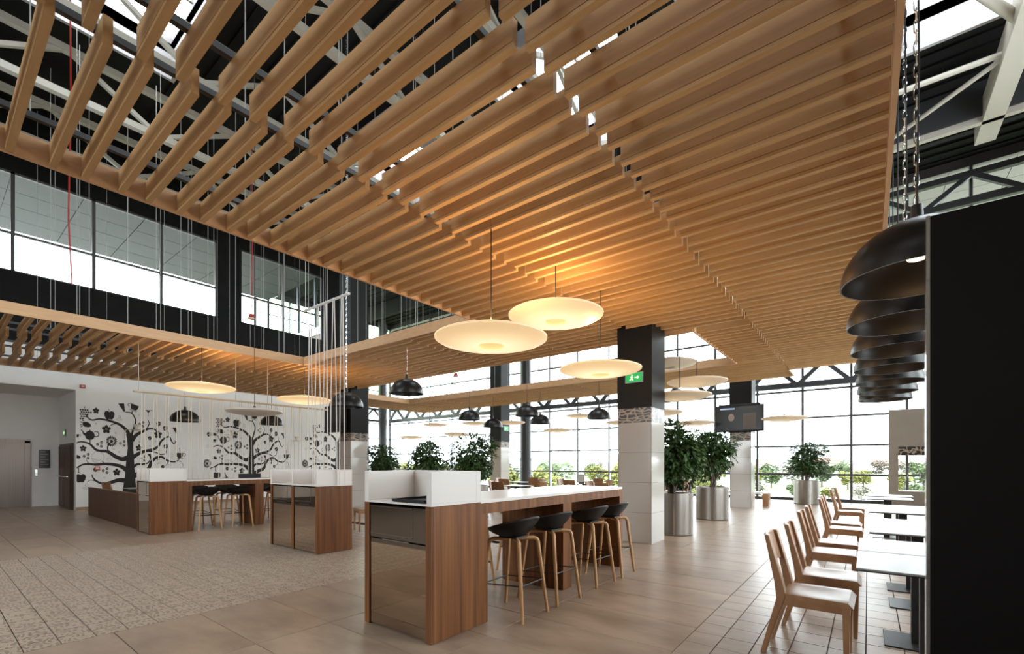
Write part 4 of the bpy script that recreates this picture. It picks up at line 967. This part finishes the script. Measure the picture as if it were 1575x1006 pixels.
def mural(yc, lo, hi, label, extra=True):
    t = thing('mural_tree', label, 'mural', (XW, yc, 0)); t['group'] = 'black tree murals'
    def flat(polys, name, mat, eps):
        m = MB()
        for p in polys:
            p = clip_poly(p, lo, hi)
            if p is None: continue
            m.add([(eps, u, v) for u, v in p], [tuple(range(len(p)))])
        if m.v: m.build(name, mat, t, fix=False)
    tr = [(-0.36, 0.02), (-0.30, 0.3)] + MB_TR + [(0.13, 0.02)]
    polys = [tr]; flat(polys, 'trunk', 'print', 0.0020)
    for k, (pts, w0, w1) in enumerate(MB_BR):
        pts = list(pts)
        if extra and len(pts) == 9 and abs(w1 - 0.03) < 0.012 and pts[-1][0] < -1.38: pts += [(-1.50, pts[-1][1] - 0.05)]
        c = catmull(pts); n = len(c); q = []; L, R_ = [], []
        for i, p in enumerate(c):
            d = (c[min(i + 1, n - 1)] - c[max(i - 1, 0)]).normalized(); w = w0 + (w1 - w0) * (i / (n - 1)) ** 0.55
            nn = Vector((-d.y * 0.85, d.x)); L.append(p + nn * w / 2); R_.append(p - nn * w / 2)
        for i in range(n - 1): q.append([tuple(L[i]), tuple(L[i + 1]), tuple(R_[i + 1]), tuple(R_[i])])
        flat(q, 'branch', 'print', 0.0024 + 0.00008 * k)
    mo = list(MB_MO) + ([('sun', -1.58, 1.40, 0.16), ('spiral', -1.55, 2.02, 0.08), ('nut', -1.52, 2.45, 0.09), ('strawberry', -1.35, 2.46, 0.1)] if extra else [])
    for kind, u, v, r in mo:
        ps, mat, nm = motif(kind)
        flat([[(u + a * r * 0.80, v + b * r) for a, b in p] for p in ps], nm, mat, 0.0046)
mural(4.24, -1.35, 9, 'black tree mural nearest the lobby recess, hung with cups and fruit', False)
mural(7.90, -9, 3, 'black tree mural in the middle of the wall, hung with cups and fruit')
mural(11.52, -9, 0.04, 'half black tree mural cut off at the end of the wall')
# wall lamps shaped as cup on saucer
def cup_lamp(y, z, label):
    t = thing('wall_lamp', label, 'lamp', (XW, y, z)); t['group'] = 'cup and saucer wall lamps'
    MB().lathe([(0.0, 0.0), (0.16, 0.02), (0.17, 0.035), (0.05, 0.02), (0.03, 0.05)], 24, (0.25, 0, 0)).build('saucer_shade', 'cream_plastic', t)
    MB().lathe([(0.03, 0.04), (0.05, 0.10), (0.085, 0.2), (0.08, 0.2), (0.03, 0.06)], 20, (0.25, 0, 0)).build('cup', 'cream_plastic', t)
    MB().tube([(0, -0.22, -0.45), (0.02, -0.24, -0.1), (0.1, -0.22, 0.03), (0.25, -0.1, 0.035), (0.25, 0, 0.03)], 0.008, 8).build('arm', 'cream_plastic', t)
    MB().lathe([(0.0, 0.0), (0.04, 0.0), (0.04, 0.02), (0, 0.02)], 14).build('wall_rose', 'cream_plastic', t).location = (0.0, -0.22, -0.45)
cup_lamp(4.25, 2.45, 'cream cup and saucer wall lamp on the trunk of the first mural tree')
cup_lamp(7.05, 2.42, 'cream cup and saucer wall lamp beside the middle mural tree, lobby side')
cup_lamp(9.45, 2.30, 'cream cup and saucer wall lamp between the middle and half mural trees')

# ------------------------------------------------------------------ lobby recess: elevators, door, notices
def elevator(y, label):
    t = thing('elevator_doors', label, 'elevator', (-21.4, y, 0)); t['group'] = 'steel elevator doors'
    m = bx(0, 0.06, -0.75, -0.63, 0, 2.13); m.box(0, 0.06, 0.63, 0.75, 0, 2.13); m.box(0, 0.06, -0.75, 0.75, 2.05, 2.17); m.build('frame', 'elev', t)
    bx(0, 0.03, -0.63, -0.003, 0, 2.05).build('door_leaf', 'elev', t); bx(0, 0.03, 0.003, 0.63, 0, 2.05).build('door_leaf', 'elev', t)
    bx(0, 0.02, 0.86, 0.92, 1.0, 1.2).build('call_panel', 'chrome', t)
elevator(1.45, 'steel elevator doors at the back of the lobby recess')
t = thing('notice_board', 'small black notice board beside the elevator doors', 'sign', (-21.4, 2.53, 1.55))
b = bx(0, 0.02, -0.13, 0.13, -0.3, 0.3).build('board', 'poster', t)
for i in range(6): bx(0.02, 0.022, -0.09, 0.02 + 0.07 * ((i * 3) % 2), 0.22 - i * 0.085, 0.25 - i * 0.085).build('text_line', 'poster_text', b)
t = tag(bx(-20.95, -18.97, 2.82, 2.87, 0, 2.02).build('door_1', 'door_dark'), 'dark brown double door with a push bar in the recess side wall', None, kind='structure')
bx(-20.85, -19.98, 2.79, 2.82, 0.05, 1.95).build('door_leaf', 'walnut_dark', t); bx(-19.94, -19.07, 2.79, 2.82, 0.05, 1.95).build('door_leaf', 'walnut_dark', t)
MB().tube([(-20.8, 2.74, 1.0), (-19.1, 2.74, 1.0)], 0.018, 8).build('push_bar', 'chrome', t)
def alarm(loc, label, cable=0.0, red=True):
    t = thing('alarm_beacon', label, 'alarm', loc)
    MB().lathe([(0.0, 0.10), (0.06, 0.10), (0.075, 0.05), (0.085, 0.0), (0, 0.0)], 16).build('housing', 'red', t)
    MB().lathe([(0.0, -0.035), (0.09, -0.03), (0.10, 0.0), (0.0, 0.0)], 16).build('lens', 'cream_plastic', t)
    if cable:
        MB().tube([(0, 0, 0.10), (-0.06, 0.03, 0.4), (0.03, -0.02, 0.9), (0.0, 0.02, cable * 0.6), (0, 0, cable)], 0.009, 6).build('cable', 'red', t)
        MB().tube([(0.02, 0.03, 0.10), (0.06, -0.03, 0.5), (-0.02, 0.04, 1.1), (0.02, 0, cable)], 0.007, 6).build('cable', 'red', t)
alarm((-12.9, 4.2 + 1.2, 5.25), 'red alarm beacon on red cables before the black clerestory wall', 4.5)
alarm((-11.0, 11.1, 4.35), 'small red alarm beacon hanging before the facade over the far opening', 5.4)
t = thing('alarm_box', 'small red alarm box at the corner of the lobby recess', 'alarm', (XW, 3.02, 3.72)); bx(0, 0.05, -0.06, 0.06, -0.05, 0.05).build('housing', 'red', t); bx(0.05, 0.06, -0.03, 0.03, -0.02, 0.02).build('lens', 'cream_plastic', t)
t = thing('alarm_box', 'red call point on the wall under the first mural tree', 'alarm', (XW, 3.35, 1.25)); bx(0, 0.05, -0.06, 0.06, -0.06, 0.06).build('housing', 'red', t); bx(0.05, 0.055, -0.04, 0.04, -0.03, 0.03).build('face', 'cream_plastic', t)
t = thing('loose_cable', 'red cable hanging down from the slats before the clerestory', 'cable', (-5.6, 1.4, 3.9))
MB().tube([(-6.0, 0.3, 6.9), (-6.02, 0.32, 4.2), (-5.98, 0.28, 2.0), (-6.0, 0.33, 0.8)], 0.012, 6).build('cord', 'red', t)

# ------------------------------------------------------------------ rope screens
def rope_rack(label, p, q, z, zb, n, rodm, ropem, r, spread, along):
    t = thing('rope_screen', label, 'screen', (p[0], p[1], zb)); inv = Matrix.Translation((-p[0], -p[1], -zb))
    P, Q = Vector((*p, z)), Vector((*q, z)); d = (Q - P).normalized()
    o = MB().tube([P, Q], 0.022, 10).build('rod', rodm, t); o.matrix_parent_inverse = inv
    for i in range(n):
        c = P.lerp(Q, (i + 0.8) / (n + 0.6)); b = Vector((c.x, c.y, zb))
        s = spread * (1 if i % 2 else 0.75)
        pts = [b - d * s, b.lerp(c, 0.5) - d * (s * 0.75), c - d * 0.022 - Vector((0, 0, 0.10)), c - d * 0.02, c + Vector((0, 0, 0.03)), c + d * 0.02, c + d * 0.022 - Vector((0, 0, 0.10)), b.lerp(c, 0.5) + d * (s * 0.75), b + d * s]
        o = MB().tube(pts, r, 6).build('rope', ropem, t); o.matrix_parent_inverse = inv
    for c in (P.lerp(Q, 0.02), P.lerp(Q, 0.45), P.lerp(Q, 0.62), P.lerp(Q, 0.99)) if along else (P.lerp(Q, 0.03), P.lerp(Q, 0.97)):
        o = MB().tube([c, (c.x, c.y, 4.1 if along else 9.5)], 0.006, 6).build('hanger', 'wire', t); o.matrix_parent_inverse = inv
rope_rack('long row of beige ropes hanging from a wooden rod over the mural counter', (-11.5, 2.60), (-11.5, 6.75), 2.84, 1.065, 20, 'rod', 'rope', 0.007, 0.055, True)
rope_rack('short row of white ropes hanging from a white rod over the free-standing tray cabinet', (-7.66, 4.06), (-6.32, 4.06), 4.02, 1.065, 5, 'rod_white', 'rope_white', 0.0085, 0.10, False)

# ------------------------------------------------------------------ plants
def ficus(x, y, label, seed, top=2.12, w=0.56, potr=0.385, poth=0.815, cz=None, n=1500, squat=1.0):
    rnd = random.Random(seed)
    t = thing('potted_ficus', label, 'plant', (x, y, 0)); t['group'] = 'ficus trees in steel planters'
    MB().lathe([(potr - 0.02, 0.0), (potr, 0.015), (potr, poth), (potr - 0.02, poth), (potr - 0.02, poth - 0.12)], 48).build('planter', 'steel', t)
    MB().lathe([(0.0, poth - 0.05), (potr - 0.02, poth - 0.06)], 32).build('soil', 'soil', t)
    m = MB(); bx(potr - 0.003, potr + 0.003, -0.012, 0.012, 0.02, poth - 0.01).build('seam', 'chrome', t).rotation_euler = (0, 0, -1.2)
    c0 = (poth + 0.22 + top) / 2; rz = (top - poth - 0.22) / 2
    tips = []
    for i in range(9):
        a = rnd.uniform(0, 2 * PI); rr = rnd.uniform(0.1, 0.85) * w; zz = c0 + rnd.uniform(-0.5, 0.8) * rz
        base = Vector((rnd.uniform(-0.06, 0.06), rnd.uniform(-0.06, 0.06), poth - 0.06))
        tip = Vector((rr * math.cos(a), rr * math.sin(a), zz)); mid = base.lerp(tip, 0.5) + Vector((0, 0, 0.14))
        m.tube([base, base.lerp(mid, 0.5) + Vector((0, 0, 0.05)), mid, tip], [0.024, 0.019, 0.013, 0.005], 6); tips.append(tip)
    m.build('stems', 'bark', t, fix=False)
    lobes = [(Vector((rnd.uniform(-0.5, 0.5) * w, rnd.uniform(-0.5, 0.5) * w, c0 + rnd.uniform(-0.75, 0.70) * rz)), rnd.uniform(0.35, 0.6)) for _ in range(16)]
    lobes += [(Vector((rnd.uniform(-0.2, 0.2) * w, rnd.uniform(-0.2, 0.2) * w, c0 + 0.62 * rz)), 0.5), (Vector((0, 0, c0)), 0.75)]
    lf = MB()
    for i in range(n):
        c, r = lobes[i % len(lobes)]
        while True:
            d = Vector((rnd.uniform(-1, 1), rnd.uniform(-1, 1), rnd.uniform(-1, 1)))
            if 0.2 < d.length < 1: break
        d = d.normalized() * (d.length ** 0.4)
        p = c + Vector((d.x * w * r * 1.15, d.y * w * r * 1.15, d.z * rz * r * 0.85))
        if p.z < poth + 0.02: continue
        out = Vector((p.x, p.y, (p.z - c0) * 0.5)); out = out.normalized() if out.length > 0.05 else Vector((1, 0, 0))
        ax = (out + Vector((rnd.uniform(-0.7, 0.7), rnd.uniform(-0.7, 0.7), rnd.uniform(-0.9, 0.1)))).normalized()
        sd = ax.cross(Vector((rnd.uniform(-0.4, 0.4), rnd.uniform(-0.4, 0.4), 1))).normalized(); up = sd.cross(ax)
        L = rnd.uniform(0.085, 0.135); W = L * 0.29
        lf.add([p, p + ax * L * 0.45 + sd * W + up * 0.006, p + ax * L - up * 0.012, p + ax * L * 0.45 - sd * W + up * 0.006, p + ax * L * 0.45 - up * 0.004], [(0, 1, 4), (1, 2, 4), (2, 3, 4), (3, 0, 4)])
    tag(lf.build('foliage', 'leaf', t, fix=False), kind='stuff')
ficus(-3.10, 9.28, 'tall dark ficus in a steel planter right behind the exit sign column', 1, 2.22, 0.60, n=4200)
ficus(-3.12, 12.3, 'wide ficus with two leaning tops in a steel planter by the column television', 2, 2.14, 0.66, n=4200)
ficus(-1.69, 18.9, 'round-crowned ficus in a steel planter close to the facade', 3, 2.05, 0.60, n=3200)
ficus(-8.5, 9.3, 'bushiest ficus of the three rising behind the near counter', 4, 2.16, 0.68, n=3800)
ficus(-11.6, 10.4, 'middle ficus of the three rising behind the near counter', 5, 2.13, 0.66, n=3400)
ficus(-13.6, 10.1, 'ficus of the three nearest the mural end column', 6, 2.02, 0.70, n=3400)

# ------------------------------------------------------------------ dining area behind the counter
sets = [(-8.35, 11.0, 0.0), (-7.5, 13.6, 0.1), (-5.7, 12.3, 0.0), (-9.9, 13.2, 0.0), (-5.6, 15.4, 0.0)]
where = ['behind the bushiest ficus', 'under the low facade pendant', 'past the end of the near counter', 'before the chairs column', 'closest to the facade']
for i, (x, y, a) in enumerate(sets):
    put_table(x, y, 'pale dining table %s' % where[i], 'pale dining tables', a)
    for k, (dx, dy, r) in enumerate(((-0.62, 0, 0), (0.62, 0.05, PI), (0, -0.64, PI / 2), (0.02, 0.64, -PI / 2))):
        side = ('on the mural side', 'on the window row side', 'on the counter side', 'on the facade side')[k]
        put_chair(x + dx, y + dy, r + random.uniform(-0.15, 0.15), 'beech chair %s, table %s' % (side, where[i]), 'chairs of the dining tables')
put_chair(-8.35, 5.75, -1.9, 'single beech chair standing past the free-standing tray cabinet', 'loose beech chairs')
put_chair(-9.6, 5.35, 2.6, 'beech chair beside the long mural counter end', 'loose beech chairs')
put_table(-15.6, 3.75, 'pale table behind the low walnut partition', 'pale dining tables'); put_chair(-16.95, 3.5, PI / 2 + 0.25, 'beech chair behind the low walnut partition under the mural', 'loose beech chairs')
t = thing('table_menu', 'small dark framed menu standing on a dining table', 'menu', (-7.5, 13.45, 0.742)); m = bx(-0.11, 0.11, -0.01, 0.01, 0, 0.30); m.build('frame', 'black_metal', t); bx(-0.085, 0.085, -0.014, -0.01, 0.03, 0.27).build('sheet', 'paper', t)
t = thing('menu_stand', 'black menu stand on the long mural counter', 'stand', (-11.45, 4.75, 1.0645)); bx(-0.01, 0.01, -0.24, 0.24, 0, 0.10).build('board', 'black_plastic', t); bx(-0.04, 0.04, -0.2, 0.2, 0, 0.008).build('foot', 'black_plastic', t)
t = thing('bench', 'long wooden bench with white seat behind the column television', 'bench', (-3.9, 17.2, 0))
bx(-0.9, 1.35, -0.2, 0.2, 0.40, 0.46).build('seat', 'solid_white', t); bx(-0.9, -0.82, -0.2, 0.2, 0, 0.40).build('end_panel', 'walnut', t); bx(1.15, 1.33, -0.2, 0.2, 0, 0.40).build('end_panel', 'chair', t)
t = thing('sofa', 'dark low sofa behind the ficus planters', 'sofa', (-6.2, 17.2, 0))
for fx in (-0.9, 0.9):
    for fy in (-0.28, 0.3): MB().tube([(fx, fy, 0), (fx, fy, 0.11)], 0.025, 8).build('leg', 'black_metal', t)
bx(-1.0, 1.0, -0.35, 0.35, 0.1, 0.42).build('seat', 'cushion', t, bevel=0.03); bx(-1.0, 1.0, 0.25, 0.45, 0.1, 0.80).build('backrest', 'cushion', t, bevel=0.03)

# ------------------------------------------------------------------ outside
gz = -4.0
m = MB(); n = 40
tag(bx(-420, 420, 28, 520, gz - 0.5, gz).build('terrain', 'grass'), 'green meadow ground outside the facade', None, kind='structure')
tag(bx(-420, 420, 84, 91, gz, gz + 0.05).build('terrain_road', 'road'), 'pale road crossing the meadow outside', None, kind='structure')
tag(bx(-60, -19, -60, 60, -2.0, 3.2).build('terrain_low_roof', 'road') if False else bx(-60, -27.4, -60, 28, gz - 0.5, gz).build('terrain_side', 'grass'), 'meadow ground outside the glazed side wall', None, kind='structure')
def hill(name, y0, y1, hmax, seed, label):
    r = random.Random(seed); ph = [(r.uniform(0.006, 0.03), r.uniform(0, 6)) for _ in range(6)]
    m = MB(); nx, ny = 110, 10; vs, fs = [], []
    for i in range(nx + 1):
        x = -420 + 840 * i / nx
        for j in range(ny + 1):
            v = j / ny; y = y0 + (y1 - y0) * v
            h = (0.66 + 0.10 * sum(math.sin(x * a + b + v) for a, b in ph)) * hmax * math.sin(PI * min(1, v * 1.1) * 0.5) + r.uniform(-0.5, 0.5)
            vs.append((x, y, gz - 0.3 + max(0, h) * (1 if j else 0)))
    for i in range(nx):
        for j in range(ny): a = i * (ny + 1) + j; fs.append((a, a + ny + 1, a + ny + 2, a + 1))
    m.add(vs, fs, True); return tag(m.build(name, 'hill'), label, None, kind='structure')
hill('terrain_hill', 230, 380, 12.0, 3, 'wooded hills along the horizon'); hill('terrain_ridge', 140, 190, 4.5, 5, 'low wooded rise before the hills')
def crown(seed, kind):
    r = random.Random(seed); m = MB()
    lob = [(Vector((r.uniform(-0.9, 0.9), r.uniform(-0.9, 0.9), r.uniform(-0.7, 1.2))), r.uniform(0.5, 1.0)) for _ in range(9)]
    for i in range(900 if kind != 'c' else 420):
        c, q = lob[i % 9]; d = Vector((r.gauss(0, 1), r.gauss(0, 1), r.gauss(0, 1))).normalized() * q * r.uniform(0.55, 1.05)
        p = c + d; a = Vector((r.gauss(0, 1), r.gauss(0, 1), r.gauss(0, 1))).normalized(); b = a.orthogonal().normalized(); z = r.uniform(0.10, 0.24)
        m.add([p - a * z, p + b * z * 0.7, p + a * z, p - b * z * 0.7], [(0, 1, 2, 3)])
    return m.mesh('crown', 'tree_' + kind)
crowns = {k: [crown(i + 10 * j, k) for i in range(3)] for j, k in enumerate('abc')}
trunk_me = MB().tube([(0, 0, 0), (0, 0, 3.0)], [0.22, 0.12], 7).mesh('trunk', 'bark')
rt = random.Random(11); nt = 0
kinds = {'a': 'yellow-green spring tree', 'b': 'dark green tree', 'c': 'brownish bare-twigged tree'}
def tree(x, y, h, k, where):
    global nt
    t = thing('outdoor_tree', '%s %s' % (kinds[k], where), 'tree', (x, y, gz)); t['group'] = 'outdoor %ss %s' % (kinds[k], where); nt += 1
    tr = link('trunk', trunk_me, t); tr.scale = (h / 6,) * 3
    c = link('crown', rt.choice(crowns[k]), t, (0, 0, h * 0.52)); c.scale = (h * 0.30, h * 0.30, h * 0.25); c.rotation_euler = (0, 0, rt.uniform(0, 6))
for i in range(14): tree(-64 + i * 3.7 + rt.uniform(-1, 1), rt.uniform(45, 62), rt.uniform(4.6, 6.0), 'a' if rt.random() < 0.8 else 'b', 'in the row close outside the glass corner')
for i in range(34): tree(-80 + i * 4.2 + rt.uniform(-1.2, 1.2), 100 + 30 * ((i * 7) % 10) / 10, rt.uniform(4.0, 6.2), rt.choice('aabbc'), 'beyond the pale road outside')
for i in range(26): tree(-95 + i * 6.5 + rt.uniform(-2, 2), rt.uniform(150, 200), rt.uniform(5.0, 7.0), rt.choice('abbcc'), 'on the low rise before the hills')
for i in range(9): tree(-12 + i * 4.0 + rt.uniform(-1, 1), rt.uniform(68, 80), rt.uniform(2.2, 3.4), rt.choice('abc'), 'small and low before the pale road')
def house(x, y, w, d, h, label):
    t = thing('house', label, 'house', (x, y, gz + 1.3), rt.uniform(-0.4, 0.4)); t['group'] = 'houses beyond the road'
    wl = bx(-w / 2, w / 2, -d / 2, d / 2, 0, h).build('wall', 'house', t); MB().prism([(-d / 2 - 0.4, h), (d / 2 + 0.4, h), (0, h + d * 0.35)], 0, -w / 2 - 0.3, w / 2 + 0.3).build('roof', 'house_roof', t)
    for i in range(3): bx(-w / 2 + w * (i + 0.6) / 3.4, -w / 2 + w * (i + 0.6) / 3.4 + 1.0, -d / 2 - 0.05, -d / 2, h * 0.4, h * 0.75).build('window', 'screen', t)
for i, (x, y, w, d, h) in enumerate(((-40, 244, 10, 7, 3.6), (-16, 250, 12, 8, 4.0), (6, 246, 9, 7, 3.4), (30, 252, 12, 8, 3.8), (-75, 248, 11, 8, 3.6), (-110, 250, 12, 8, 4.2))):
    house(x, y, w, d, h, 'pale house with red roof beyond the road, %s of the scattered six' % ORD[i])
